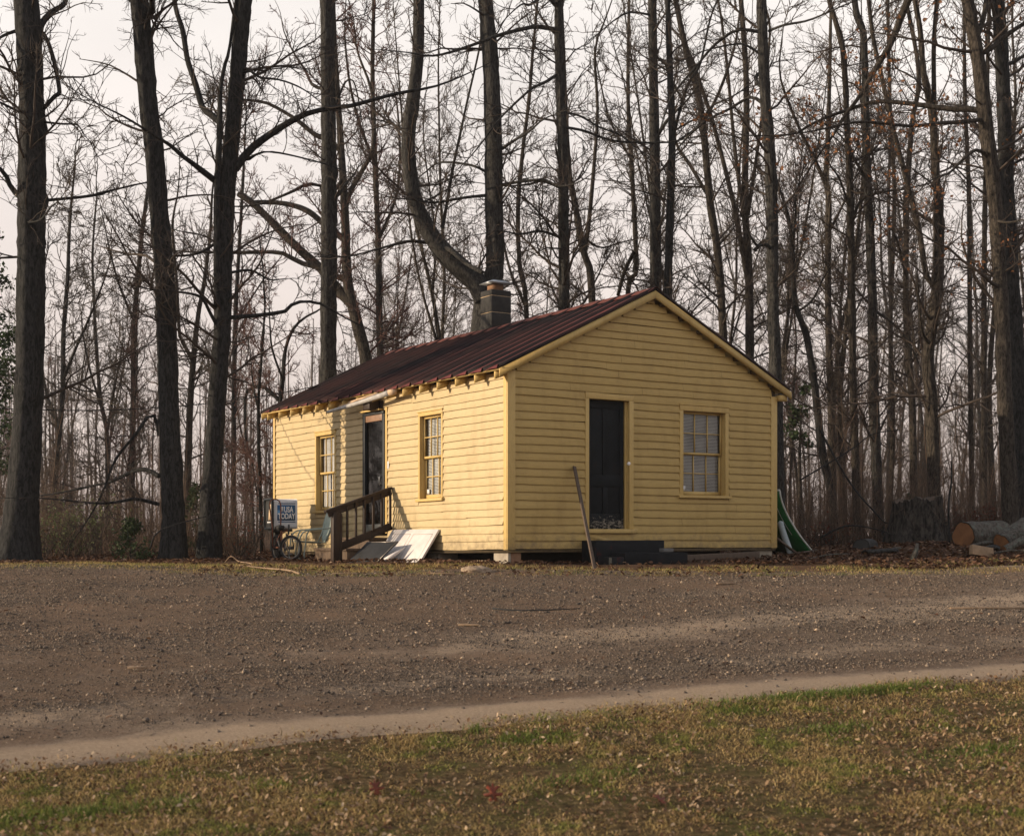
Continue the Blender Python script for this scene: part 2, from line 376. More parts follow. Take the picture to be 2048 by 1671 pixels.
M['twig_red'] = noisy('reddish_budding_twigs', [(.3, (.05,.026,.022)), (.7, (.12,.06,.05))], 3, bs=0, rough=.8)
M['twig_pale'] = noisy('pale_grey_twigs', [(.3, (.05,.042,.034)), (.7, (.12,.10,.08))], 3, bs=0, rough=.8)
M['leaf_dead'] = islands('dead_leaves', [(0, (.03,.014,.009)), (.4, (.065,.031,.018)), (.75, (.12,.062,.035)), (.94, (.2,.12,.075)), (1, (.30,.21,.145))], .75, transl=.25)
M['leaf_tan'] = islands('dry_tan_leaves', [(0, (.06,.03,.017)), (.3, (.135,.074,.039)), (.65, (.25,.16,.09)), (.9, (.38,.265,.16)), (1, (.50,.38,.26))], .7, transl=.25)
M['leaf_oak'] = islands('clinging_oak_leaves', [(0, (.13,.055,.025)), (1, (.27,.13,.06))], .7, transl=.35)
M['leaf_green'] = islands('young_green_leaves', [(0, (.06,.085,.03)), (1, (.17,.20,.085))], .6, transl=.3)
M['needle'] = islands('evergreen_needles', [(0, (.018,.032,.014)), (1, (.05,.075,.03))], .7, transl=.2)
M['shrub_red'] = islands('red_brown_shrub_leaves', [(0, (.07,.022,.014)), (1, (.16,.05,.03))], .7, transl=.3)
M['grass'] = islands('lawn_grass', [(0, (.14,.095,.04)), (.4, (.30,.21,.088)), (.75, (.52,.38,.175)), (1, (.30,.24,.09))], .7,
                     (3.2, .50, .60, [(0, (.10,.12,.026)), (.5, (.19,.20,.045)), (1, (.3,.28,.085))]), transl=.35)
M['gravel'] = islands('gravel_stones', [(0, (.045,.037,.031)), (.55, (.112,.088,.070)), (.9, (.19,.15,.115)), (1, (.40,.30,.21))], .85)

# ------------------------------------------------------------------ ground sheets
def ground_mat():
    m, nt, b = new_mat('forest_soil'); v = coords(nt)
    c = ramp(nt, noise(nt, v, 3, 10, .75), [(.3, (.035,.022,.014)), (.5, (.085,.052,.032)), (.7, (.14,.092,.058))])
    c = mix(nt, ramp(nt, noise(nt, v, 30, 4, .7), [(.45, (0,0,0)), (.6, (1,1,1))]), c, mix(nt, .5, c, (.19,.11,.065)))
    nt.links.new(c, b.inputs['Base Color']); b.inputs['Roughness'].default_value = .95; b.inputs['Specular IOR Level'].default_value = .05
    bump(nt, b, noise(nt, v, 22, 8, .75), .9, .05); return m
M['soil'] = ground_mat()

def gravel_mat():
    m, nt, b = new_mat('worn_gravel'); v = coords(nt)
    at_ = nd(nt, 'ShaderNodeAttribute', attribute_name='dirt')
    g = noise(nt, v, 42, 8, .85); big = noise(nt, v, .8, 5, .6)
    c = ramp(nt, g, [(.36, (.055,.041,.031)), (.5, (.185,.142,.107)), (.66, (.40,.315,.24))])
    c = mix(nt, ramp(nt, big, [(.4, (0,0,0)), (.65, (1,1,1))]), c, mix(nt, .55, c, (.27,.195,.14)))
    d = ramp(nt, noise(nt, v, 45, 5, .7), [(.3, (.29,.215,.15)), (.7, (.46,.35,.25))])
    n2 = nd(nt, 'ShaderNodeMath', operation='ADD'); nt.links.new(at_.outputs['Fac'], n2.inputs[0]); nt.links.new(noise(nt, v, 2.5, 6, .7), n2.inputs[1])
    c = mix(nt, 1.0, c, ramp(nt, n2.outputs[0], [(.30, (.78,.70,.64)), (.78, (1,1,1))]), 'MULTIPLY')
    c = mix(nt, ramp(nt, n2.outputs[0], [(.62, (0,0,0)), (1.2, (1,1,1))]), c, d)
    nt.links.new(c, b.inputs['Base Color']); b.inputs['Roughness'].default_value = .92; b.inputs['Specular IOR Level'].default_value = .1
    n1 = bump(nt, b, noise(nt, v, 14, 6, .7), .5, .03)
    bump(nt, b, g, 1.0, .03, n1); return m
M['road'] = gravel_mat()

def lawn_mat():
    m, nt, b = new_mat('thin_lawn_soil'); v = coords(nt)
    c = ramp(nt, noise(nt, v, 18, 8, .75), [(.35, (.028,.019,.010)), (.5, (.09,.062,.031)), (.68, (.21,.148,.076))])
    c = mix(nt, ramp(nt, noise(nt, v, 3.2, 4), [(.47, (0,0,0)), (.6, (1,1,1))]), c, mix(nt, .4, c, (.075,.08,.024)))
    nt.links.new(c, b.inputs['Base Color']); b.inputs['Roughness'].default_value = .95; b.inputs['Specular IOR Level'].default_value = .05
    bump(nt, b, noise(nt, v, 35, 8, .75), .9, .03); return m
M['lawn'] = lawn_mat()

def sheet(name, xs, ys_fn, mat, lift, attr=None, label=None):
    """grid over xs and a row of t; ys_fn(x,t)"""
    T = np.linspace(0, 1, ys_fn[1]); X, TT = np.meshgrid(xs, T, indexing='ij'); Y = ys_fn[0](X, TT)
    Z = H(X, Y) + lift(X, Y, TT)
    n, k = X.shape; I, J = np.meshgrid(np.arange(n-1), np.arange(k-1), indexing='ij')
    F = np.stack([I*k+J, (I+1)*k+J, (I+1)*k+J+1, I*k+J+1], -1).reshape(-1, 4)
    me = mesh_np(name, np.stack([X, Y, Z], -1).reshape(-1, 3), [F], True)
    if attr is not None:
        a = me.attributes.new('dirt', 'FLOAT', 'POINT'); a.data.foreach_set('value', attr(X, Y, TT).ravel().astype(np.float32))
    o = link(name, me, mat); tag(o, kind='structure'); return o

def spread(a, b, step, far):
    inner = np.arange(a, b + step/2, step); o = [far]
    while o[-1] > b - a and len(o) < 40: o.append(o[-1] * .75)
    ext = np.array([b + (far) * (i/18)**2.2 for i in range(1, 19)]); ext2 = np.array([a - (far) * (i/18)**2.2 for i in range(1, 19)])[::-1]
    return np.concatenate([ext2, inner, ext])
gx = spread(-16, 16, .22, 210); gy = np.concatenate([[-180, -90, -40, -20, -8], np.arange(0, 40, .22), 40 + 185*(np.arange(1, 15)/14)**2])
Xg, Yg = np.meshgrid(gx, gy, indexing='ij')
def under(x, y):   # the soil is dug down a little below the road and the lawn
    return -.05 * (sstep(20.2, 18.6, y))
n_, k_ = Xg.shape; I, J = np.meshgrid(np.arange(n_-1), np.arange(k_-1), indexing='ij')
go = link('ground', mesh_np('ground', np.stack([Xg, Yg, H(Xg, np.clip(Yg, 0, 400)) + under(Xg, Yg)], -1).reshape(-1, 3),
          [np.stack([I*k_+J, (I+1)*k_+J, (I+1)*k_+J+1, I*k_+J+1], -1).reshape(-1, 4)], True), M['soil'])
tag(go, kind='structure')

xs_r = np.arange(-24, 24.01, .2)
def road_y(x, t):
    y0 = yn(x) + (fbm(x*1.3, x*0+2, 41) - .5)*.5 - .15; y1 = yf(x) + (fbm(x*.8, x*0+7, 43) - .5)*.9 + .9
    y0 = np.maximum(y0, 1.0); return y0 + (y1 - y0)*t
def road_lift(x, y, t):
    rut = -.018*np.exp(-((y-yn(x)-1.5)/.35)**2) - .018*np.exp(-((y-yn(x)-3.3)/.35)**2)
    return .012 + rut + .012*np.exp(-((y-yn(x)-.45)/.3)**2) - .055*sstep(.97, 1, t) - .055*sstep(.02, 0, t)
def road_dirt(x, y, t):
    e = y - yn(x)
    w_ = .9*(fbm(x*.6, y*0+3, 12) - .5)
    d = 1.0*np.exp(-((e-.26-.2*w_)/(.27+.12*fbm(x*1.1, y*0, 14)))**2) + .5*np.exp(-((e-3.6-.1*x-w_)/.6)**2)*sstep(-5, 2, x) + .42*np.exp(-((e-1.75-w_*.6)/.35)**2) + .3*np.exp(-((y-16.6-w_*1.5)/.5)**2)
    d = d - .34*sstep(13.0, 16.5, y + 1.2*(fbm(x*.3, y*.4, 79) - .5))*sstep(9, -3, x) - .12
    d = d + .42*sstep(.9, .97, t) + .75*(fbm(x*.22, y*.75, 77) - .42) + .5*(fbm(x*.9, y*2.0, 78) - .5)
    return np.clip(d, -.5, 1)
sheet('gravel_road', xs_r, (road_y, 70), M['road'], road_lift, road_dirt)
sheet('lawn', np.arange(-14, 14.01, .2), (lambda x, t: np.maximum(yn(x)+.12, 2.0)*t + (1-t)*1.0, 40), M['lawn'],
      lambda x, y, t: .016 + .02*(fbm(x*3, y*3, 5)-.5) - .06*sstep(.97, 1, t))

# ------------------------------------------------------------------ the yellow house (local x along the gable, y along the long wall)
A33 = math.radians(33)
HO = (-.06, 20.5, EYE - .234)
house = empty('yellow_house', HO, 'small yellow clapboard house with rusty metal roof, standing on low piers before the trees', 'house', rz=A33)
W, L, TOPZ = 5.50, 8.86, 2.70
def sag(V):
    """the long side has settled: everything low drops towards the far end"""
    V = np.array(V, float); z = V[:, 2]
    V[:, 2] = z - (.147 * np.clip(V[:, 1], 0, 9.2)/8.86) * np.clip(1 - z/2.75, 0, 1.08)
    V[:, 2] -= .02 * np.sin(np.clip(V[:, 1], 0, 9)/9*math.pi) * np.clip((z-2)/.7, 0, 1)
    return V
_cg, _sg = math.cos(A33), math.sin(A33)
def hw(x, y, z=0):
    """house-local to world"""
    p = sag([(x, y, z)])[0]
    return np.array([HO[0] + _cg*p[0] - _sg*p[1], HO[1] + _sg*p[0] + _cg*p[1], HO[2] + p[2]])
def part(mb, name, mat, parent=None, bevel=0, smooth=False):
    return mb.build(name, mat, parent or house, sag, smooth, bevel)
zroof = lambda x: 2.831 + .487*np.minimum(x, W - x)       # upper roof surface

def siding(name, length, fpt, top, openings, mat, e=.1235, seed=0, gable=False, loose=()):
    """real overlapping boards; fpt(s, z, out) gives local points"""
    r = np.random.default_rng(seed); mb = MB(); nb = int(math.ceil(top / e))
    for i in range(nb):
        zb = i*e; zt = min(zb + e + .006, top)
        spans = [(0.09, length - .09)]
        if gable and zt > 2.62:
            a = max(0.0, (zb + .012 - 2.66)/.487); spans = [(max(.09, a), min(length - .09, length - a))]
            if spans[0][1] - spans[0][0] < .02: continue
        extra = []
        for (o0, o1, oz0, oz1) in openings:
            if zb < oz0 < zb + e - .004: extra.append((o0, o1, zb, oz0))
            if zb + .004 < oz1 < zb + e: extra.append((o0, o1, oz1, zt))
            if oz0 < zb + e - .004 and oz1 > zb + .004:
                ns = []
                for a, b_ in spans:
                    if o1 <= a or o0 >= b_: ns.append((a, b_)); continue
                    if o0 > a: ns.append((a, o0))
                    if o1 < b_: ns.append((o1, b_))
                spans = ns
        for a, b_, zb_, zt_ in [(a, b_, zb, zt) for a, b_ in spans] + extra:
            cuts = [a]
            while b_ - cuts[-1] > 2.2 and r.random() < .8: cuts.append(cuts[-1] + r.uniform(.9, min(3.6, b_ - cuts[-1] - .3)))
            cuts.append(b_)
            for c0, c1 in zip(cuts[:-1], cuts[1:]):
                n = max(2, int((c1 - c0)/.16)); s = np.linspace(c0 + .0015, c1 - .0015, n + 1)
                dz = r.normal(0, .0035) + (vnoise(s*1.4, s*0 + i*3.7 + seed, seed) - .5)*.015 + (vnoise(s*7, s*0 + i*2.3, seed+2) - .5)*.005
                if r.random() < .22: dz = dz + r.uniform(-.012, .014)*np.exp(-((s - r.choice([c0, c1]))/.22)**2)
                if r.random() < .12: dz = dz + r.choice([-1, 1])*.006*np.exp(-((s - r.uniform(c0, c1))/.06)**2)
                do = .023 + np.abs(r.normal(0, .002)) + (vnoise(s*2, s*0 + i*1.9, seed+5) - .5)*.005
                for (ls0, ls1, lz, amp) in loose:
                    if lz - e*.5 < zb < lz + e*.5: do = do + amp*sstep(ls0, ls1, s)
                z0 = zb_ + dz; z1 = np.full(n + 1, zt_)
                P = [fpt(s, z0, do - .010), fpt(s, z0, do), fpt(s, z0 + .004, do + .0015), fpt(s, z1, np.full(n+1, .003))]
                V = np.concatenate(P); k = n + 1; q = np.arange(n)
                F = [np.stack([q + j*k, q + 1 + j*k, q + 1 + (j+1)*k, q + (j+1)*k], -1) for j in range(3)]
                mb.add(V, [np.concatenate(F)])
    o = part(mb, name, mat); return o
side_pt = lambda s, z, o: np.stack([-np.asarray(o), np.asarray(s), np.asarray(z)], -1)
front_pt = lambda s, z, o: np.stack([np.asarray(s), -np.asarray(o), np.asarray(z)], -1)
# openings: (s0, s1, z0, z1) of the outer casing
W1 = (1.93, 2.745, .80, 2.27); W2 = (5.935, 6.855, .71, 2.20); SD = (3.86, 4.76, .25, 2.44)
FD = (1.43, 2.385, .25, 2.455); FW = (3.35, 4.43, .82, 2.35)
siding('long_wall', L, side_pt, 2.70, [W1, W2, SD], M['yellow_side_lit'], seed=4, loose=[(1.1, .05, .70, .018), (.9, .1, .33, .022), (.6, .05, .20, .014)])
siding('gable_wall', W, front_pt, 4.10, [FD, FW], M['yellow_front'], seed=9, gable=True, loose=[(.8, .1, .62, .012)])
# sheathing behind the boards: a closed shell, so the rear and right walls are there too
mb = MB()
prof = [(.0, -.0), (W, 0), (W, 2.70), (W/2, 2.70 + .487*W/2 - .03), (0, 2.70)]
mb.prism([(x, z) for x, z in prof], .62, L - .02, lambda x, z, t: (x if .01 < x < W - .01 else (.62 if x < 1 else W - .0), t, z))
part(mb, 'wall_core', M['interior'])
def plate(mb_, fpt, s0, s1, z0, z1, o0, o1):
    P = [fpt(np.array([a]), np.array([b]), np.array([c]))[0] for c in (o0, o1) for a, b in ((s0, z0), (s1, z0), (s1, z1), (s0, z1))]
    return mb_.add(P, [np.array([(0,3,2,1),(4,5,6,7),(0,1,5,4),(1,2,6,5),(2,3,7,6),(3,0,4,7)])])
def sheath(fpt, length, openings, top):
    mb_ = MB(); ed = sorted({0.0, length} | {o[0] for o in openings} | {o[1] for o in openings})
    for a, b_ in zip(ed[:-1], ed[1:]):
        oo = [o for o in openings if o[0] < (a+b_)/2 < o[1]]
        if not oo: plate(mb_, fpt, a, b_, .004, top, -.155, -.001)
        else:
            plate(mb_, fpt, a, b_, .004, oo[0][2] + .02, -.155, -.001); plate(mb_, fpt, a, b_, oo[0][3] - .02, top, -.155, -.001)
    return mb_
part(sheath(side_pt, L, [W1, W2, SD], 2.69), 'long_wall_sheathing', M['sheath'])
ms = sheath(front_pt, W, [FD, FW], 2.69)
ms.prism([(0, 2.69), (W, 2.69), (W/2, 4.0)], .001, .155, lambda x, z, t: (x, t, z)); part(ms, 'gable_wall_sheathing', M['sheath'])
back = MB(); back.box((0, L - .02, 0), (W, L + .02, 2.69)); back.prism([(0, 2.69), (W, 2.69), (W/2, 4.0)], L - .02, L + .02, lambda x, z, t: (x, t, z)); part(back, 'rear_wall', M['yellow_front'])
rt = MB(); rt.box((W - .001, .1, 0), (W + .012, L, 2.70)); part(rt, 'right_wall', M['yellow_front'])
# corner boards
for a, b_ in (((-.026, -.03, -.01), (.115, -.004, 2.70)), ((-.030, -.004, -.01), (-.002, .085, 2.70)), ((W - .11, -.03, -.01), (W + .03, -.004, 2.60)),
              ((W + .004, -.004, -.01), (W + .03, .1, 2.6)), ((-.03, L - .07, 0), (-.002, L + .02, 2.66))):
    part(MB().box(a, b_), 'corner_board', M['yellow_trim'], bevel=.003)
part(MB().box((-.012, -.012, -.05), (W + .012, L, -.012)), 'sill_beam', M['sheath'])

# ---- windows
def pane_quad(fpt, s0, s1, z0, z1, o):
    P = [fpt(np.array([a]), np.array([b]), np.array([o]))[0] for a, b in ((s0, z0), (s1, z0), (s1, z1), (s0, z1))]
    n = np.cross(P[1] - P[0], P[3] - P[0]); w = fpt(np.array([0.]), np.array([0.]), np.array([1.]))[0]
    return MB().add(P, [np.array([(0,1,2,3) if n @ w > 0 else (3,2,1,0)])])
def window(name_lab, fpt, s0, s1, z0, z1, cw, depth, kind, sgn, sill_over=.07):
    """s0..s1, z0..z1 is the clear opening, cw the casing width; sgn -1 mirrors (long wall)"""
    w = part(MB(), 'window', None) if False else None
    f = MB()
    plate(f, fpt, s0 - cw, s0, z0, z1, -.01, .026); plate(f, fpt, s1, s1 + cw, z0, z1, -.01, .026)
    plate(f, fpt, s0 - cw, s1 + cw, z1, z1 + cw*1.25, -.01, .030); plate(f, fpt, s0 - cw - .012, s1 + cw + .012, z1 + cw*1.25, z1 + cw*1.25 + .018, -.01, .045)
    # jambs lining the opening
    plate(f, fpt, s0 - .02, s0, z0, z1, -.15, -.0105); plate(f, fpt, s1, s1 + .02, z0, z1, -.15, -.0105); plate(f, fpt, s0, s1, z1, z1 + .02, -.15, -.0105)
    wo_ = part(f, 'window', M['yellow_trim'], bevel=.002); tag(wo_, name_lab)
    part(plate(MB(), fpt, s0 - cw - sill_over*.5, s1 + cw + sill_over*.5, z0 - .045, z0 - .001, -.15, .065), 'sill', M['yellow_trim'], wo_, bevel=.003)
    zm = (z0 + z1)/2; fw = .042
    for (a, b_, out) in ((zm - .018, z1, -depth), (z0, zm + .018, -depth - .032)):
        sm = MB(); t = .026
        plate(sm, fpt, s0, s0 + fw, a, b_, out - t, out); plate(sm, fpt, s1 - fw, s1, a, b_, out - t, out)
        bot = .07 if a == z0 else .036
        plate(sm, fpt, s0 + fw, s1 - fw, a, a + bot, out - t, out - .0005); plate(sm, fpt, s0 + fw, s1 - fw, b_ - .042, b_, out - t, out - .0005)
        for k in (1, 2):
            x = s0 + fw + (s1 - s0 - 2*fw)*k/3; plate(sm, fpt, x - .009, x + .009, a + bot, b_ - .042, out - .022, out - .003)
        zz = (a + bot + b_ - .042)/2; plate(sm, fpt, s0 + fw, s1 - fw, zz - .008, zz + .008, out - .021, out - .004)
        so = part(sm, 'sash', M['yellow_trim'], wo_)
        part(pane_quad(fpt, s0 + fw, s1 - fw, a + bot, b_ - .042, out - .014), 'pane', M['glass'], wo_)
    d2 = depth + .072
    if kind == 'blind':
        bl = MB(); r = np.random.default_rng(3)
        for z in np.arange(z0 + .02, z1 - .02, .024):
            x = np.linspace(s0 + .01, s1 - .01, 14); dz = (vnoise(x*5, x*0 + z*2, 4) - .5)*.012
            tilt = .0125 + .004*vnoise(x*6, x*0 + z*7, 6)
            P = np.concatenate([fpt(x, z + dz + tilt, np.full(14, -d2)), fpt(x, z + dz - tilt*.2, np.full(14, -d2 + .010))]); q = np.arange(13)
            bl.add(P, [np.stack([q, q+1, q+15, q+14], -1)])
        part(bl, 'blind', M['blind'], wo_)
    else:
        cu = MB()
        for c0, c1 in ((s0 + .02, s0 + .42), (s0 + .47, s1 - .012)):
            x = np.linspace(c0, c1, 60); o_ = -d2 - .012 + .008*np.sin(x*75) + .005*np.sin(x*31)
            P = np.concatenate([fpt(x, np.full(60, z0), o_), fpt(x, np.full(60, z1), o_*.9 - .01)]); q = np.arange(59)
            cu.add(P, [np.stack([q, q+1, q+61, q+60], -1)])
        part(cu, 'curtain', M['curtain'], wo_, smooth=True)
    part(plate(MB(), fpt, s0 - .02, s1 + .02, z0 - .02, z1 + .02, -depth - .4, -depth - .38), 'dark_room', M['interior'], wo_)
    return wo_
wA = window('long-wall window with white blinds', side_pt, 1.98, 2.695, .845, 2.21, .05, .045, 'blind', -1)
wB = window('long-wall window with white curtains', side_pt, 5.99, 6.80, .755, 2.14, .055, .045, 'curtain', -1)
wC = window('gable window with white blinds', front_pt, 3.425, 4.345, .87, 2.265, .075, .065, 'blind', 1)
for w_, fp, a, z, o_ in ((wC, front_pt, 3.49, .955, -.1085), (wA, side_pt, 2.56, .93, -.0895)):
    part(plate(MB(), fp, a, a + .085, z, z + .075, o_, o_ + .0025), 'paper_notice', M['box_white'], w_)

# ---- gable door
d = MB(); plate(d, front_pt, 1.43, 1.50, .312, 2.36, -.01, .028); plate(d, front_pt, 2.30, 2.385, .312, 2.36, -.01, .028); plate(d, front_pt, 1.43, 2.385, 2.36, 2.45, -.01, .03)
plate(d, front_pt, 2.30, 2.32, .312, 2.36, -.15, -.0105); plate(d, front_pt, 1.48, 1.50, .312, 2.36, -.15, -.0105); plate(d, front_pt, 1.5, 2.3, 2.36, 2.38, -.15, -.0105)
plate(d, front_pt, 2.268, 2.2995, .312, 2.36, -.085, -.045)
dfr = part(d, 'door_frame', M['yellow_trim'], bevel=.002)
part(plate(MB(), front_pt, 1.42, 2.43, .245, .31, -.15, .075), 'threshold', M['yellow_trim'], dfr, bevel=.004)
dl = MB(); s0, s1, z0, z1, do_ = 1.502, 2.298, .312, 2.357, -.09
plate(dl, front_pt, s0, s1, z0, z1, -.13, do_ - .016)
st = .105
for a, b_, c_, e_ in ((s0, s0+st, z0, z1), (s1-st, s1, z0, z1), (s0+st, s1-st, z0, z0+.24), (s0+st, s1-st, z1-.13, z1), (s0+st, s1-st, .98, 1.17), ((s0+s1)/2-.05, (s0+s1)/2+.05, z0+.24, .98), ((s0+s1)/2-.05, (s0+s1)/2+.05, 1.17, z1-.13)):
    plate(dl, front_pt, a, b_, c_, e_, -.125, do_)
door = part(dl, 'door', M['door'], bevel=.003); tag(door, 'dark flaking gable door')
kb = MB(); kb.lathe([(.0, -.062), (.02, -.060), (.03, -.047), (.03, -.035), (.018, -.02), (.010, -.014), (.010, 0)], (2.205, do_, 1.35), 14, 'y'); part(kb, 'door_knob', M['porcelain'], door, smooth=True)
bd_ = MB(); bd_.bar((1.46, -.022, .215), (1.95, -.03, .10), .012, .075); part(bd_, 'loose_board', M['yellow_trim'])

# ---- storm door on the long wall
f = MB(); plate(f, side_pt, 3.865, 3.93, .30, 2.47, -.01, .03)
part(f, 'door_trim', M['yellow_trim'], bevel=.003)
sdm = MB(); a, b_, z0, z1 = 3.935, 4.75, .305, 2.41
plate(sdm, side_pt, a, a+.09, z0, z1, .0, .045); plate(sdm, side_pt, b_-.085, b_, z0, z1, .0, .06); plate(sdm, side_pt, a+.09, b_-.085, z0, z0+.16, .0, .043)
plate(sdm, side_pt, a, b_, z1-.045, z1, -.05, .062)
sd = part(sdm, 'storm_door', M['storm'], bevel=.004)
part(plate(MB(), side_pt, a+.09, b_-.085, z1-.16, z1-.046, .0, .041), 'head_panel', M['bronze'], sd, bevel=.004)
part(pane_quad(side_pt, a+.09, b_-.085, z0+.16, z1-.16, .015), 'glass_pane', M['glass_dark'], sd)
part(plate(MB(), side_pt, a, b_, z0, z1, -.16, -.14), 'inner_door', M['door'], sd)
hn = MB(); hn.tube([side_pt(np.array([4.04]), np.array([z]), np.array([o]))[0] for z, o in ((1.12, .045), (1.13, .085), (1.27, .085), (1.28, .045))], .009, 8); part(hn, 'handle', M['galv'], sd)
part(plate(MB(), side_pt, 3.80, 3.85, 1.40, 1.53, .018, .03), 'doorbell', M['box_white'], bevel=.004)
lt = MB(); lt.box((-.25, 4.10, 2.44), (-.05, 4.36, 2.66)); lt.box((-.05, 4.02, 2.46), (-.015, 4.44, 2.6)); part(lt, 'porch_light', M['rail'], bevel=.01)
part(plate(MB(), side_pt, 4.02, 4.80, 2.425, 2.455, .0, .11), 'drip_board', M['yellow_trim'], bevel=.003)

# ---- roof
Y0, Y1 = -.135, 9.02; XO = .21
ys = []
for k in range(int((Y1 - Y0)/.455) + 1):
    y = Y0 + .03 + k*.455; ys += [(y - .06, 0), (y - .04, 0), (y - .014, .05), (y + .014, .05), (y + .04, 0), (y + .06, 0), (y + .16, .004), (y + .23, .006), (y + .30, .004)]
ys = [(y, h) for y, h in ys if Y0 - .03 < y < Y1]; ys.append((Y1, 0))
yv = np.array([y for y, h in ys]); hv = np.array([h for y, h in ys])
def slope_mesh(side):
    xs_ = np.linspace(-XO - .03, W/2, 13); Xs, Yi = np.meshgrid(xs_, np.arange(len(yv)), indexing='ij'); Yv = yv[Yi]; Hh = hv[Yi]
    Z = 2.831 + .487*Xs + Hh + (fbm(Xs*1.7, Yv*1.1, 21) - .5)*.02 + .012*np.exp(-((Xs + XO)/.25)**2)*(vnoise(Yv*2.3, Yv*0, 9) - .6)
    Xo = Xs if side < 0 else W - Xs
    if side > 0: pass
    V = np.stack([Xo, Yv, Z], -1).reshape(-1, 3); n, k = Xs.shape; I, J = np.meshgrid(np.arange(n-1), np.arange(k-1), indexing='ij')
    F = np.stack([I*k+J, I*k+J+1, (I+1)*k+J+1, (I+1)*k+J], -1).reshape(-1, 4)
    if side > 0: F = F[:, ::-1]
    return V, F
mb = MB(); V, F = slope_mesh(-1); mb.add(V, [F]); V, F = slope_mesh(1); mb.add(V, [F])
roof = part(mb, 'roof', M['roof'])
sa = roof.data.attributes.new('seam', 'FLOAT', 'POINT'); one = np.array([max(0., 1 - abs(((y - Y0 - .03 + .2275) % .455) - .2275)/.055) > .08 for y in yv], np.float32)
sa.data.foreach_set('value', np.tile(one, 26).astype(np.float32))
sol = roof.modifiers.new('thickness', 'SOLIDIFY'); sol.thickness = .006; sol.offset = -1
rc = MB(); zc = 2.831 + .487*W/2
yy = np.linspace(Y0 - .02, Y1 + .01, 40); wob = (vnoise(yy*1.2, yy*0, 3) - .5)*.02
P = np.concatenate([np.stack([np.full(40, W/2 + dx), yy, zc + dz + wob], -1) for dx, dz in ((-.17, -.052), (-.05, .028), (0, .05), (.05, .028), (.17, -.052))]); q = np.arange(39)
rc.add(P, [np.concatenate([np.stack([q + j*40, q + 1 + j*40, q + 1 + (j+1)*40, q + (j+1)*40], -1) for j in range(4)])]); part(rc, 'ridge_cap', M['ridge'], roof)
dk = MB()
for sgn in (0, 1):
    f_ = lambda x: W - x if sgn else x
    P = []
    for x, dz in ((-XO, -.022), (W/2, -.022), (W/2, -.045), (-XO, -.045)):
        for y in (Y0 + .03, Y1 - .02): P.append((f_(x), y, 2.831 + .487*x + dz))
    dk.add(P, [np.array([(0,1,3,2), (2,3,5,4), (4,5,7,6), (6,7,1,0), (0,2,4,6), (1,7,5,3)])])
part(dk, 'roof_deck', M['yellow_trim'], roof)
for k in range(16):
    y = .05 + .58*k; r_ = MB(); x0, x1 = -XO + .005, .05
    P = [(x, yy_, z) for yy_ in (y - .02, y + .02) for x, z in ((x0, 2.831 + .487*x0 - .168), (x1, 2.831 + .487*x1 - .20), (x1, 2.831 + .487*x1 - .047), (x0, 2.831 + .487*x0 - .047))]
    r_.add(P, [np.array([(0,1,2,3), (7,6,5,4), (0,4,5,1), (1,5,6,2), (2,6,7,3), (3,7,4,0)])]); part(r_, 'rafter_tail', M['yellow_trim'])
for (xa, xb, mir) in ((-XO - .02, W/2, 0), (-.27, W/2, 1)):
    for yb, nm in ((Y0, 'rake_board'), (Y1 - .03, 'rake_board')):
        rb = MB(); f_ = (lambda x: W - x) if mir else (lambda x: x)
        P = [(f_(x), y, 2.831 + .487*x + dz) for y in (yb, yb + .026) for x, dz in ((xa, -.012), (xb, -.012), (xb, -.135), (xa, -.135))]
        fs = np.array([(0,1,2,3), (7,6,5,4), (0,4,5,1), (1,5,6,2), (2,6,7,3), (3,7,4,0)])
        rb.add(P, [fs if not mir else fs[:, ::-1]]); part(rb, nm, M['yellow_trim'])
for k in range(7):
    x = .12 + k*.40; lk = MB(); z = 2.831 + .487*x - .09
    lk.box((W - x - .06, Y0 + .028, z - .035), (W - x + .06, .0, z + .03)); part(lk, 'lookout', M['sheath'])
part(MB().box((W + .03, -.1, 2.53), (W + .2, .02, 2.63)), 'eave_return', M['yellow_trim'])

# ---- chimney
ch = MB(); cx0, cx1, cy0, cy1 = 2.76, 3.21, 4.86, 5.27
for i, (a, b_) in enumerate(((3.85, 4.20), (4.208, 4.52), (4.528, 4.84), (4.848, 4.96))):
    ch.box((cx0, cy0, a), (cx1, cy1, b_))
chim = part(ch, 'chimney', M['chimney'], bevel=.012)
mt_ = MB()
for z in (4.204, 4.524, 4.844): mt_.box((cx0 + .004, cy0 + .004, z - .006), (cx1 - .004, cy1 - .004, z + .006))
part(mt_, 'mortar_joint', M['mortar'], chim)
fl = MB(); fl.box((cx0 + .10, cy0 + .09, 4.955), (cx1 - .13, cy1 - .09, 5.11)); part(fl, 'flue', M['brick_red'], chim)
cp = MB(); P = [(cx0 - .03, cy0 - .05, 5.10), (cx1 + .02, cy0 - .05, 5.10), (cx1 + .02, cy1 + .02, 5.10), (cx0 - .03, cy1 + .02, 5.10), (cx0 + .10, cy0 + .08, 5.165), (cx1 - .1, cy0 + .08, 5.165), (cx1 - .1, cy1 - .1, 5.165), (cx0 + .1, cy1 - .1, 5.165)]
cp.add(P, [np.array([(0,3,2,1), (4,5,6,7), (0,1,5,4), (1,2,6,5), (2,3,7,6), (3,0,4,7)])]); part(cp, 'chimney_cap', M['galv'], chim)
fs = MB(); fs.box((cx0 - .06, cy0 - .06, 4.02), (cx1 + .05, cy1 + .05, 4.185)); part(fs, 'flashing', M['ridge'], chim)

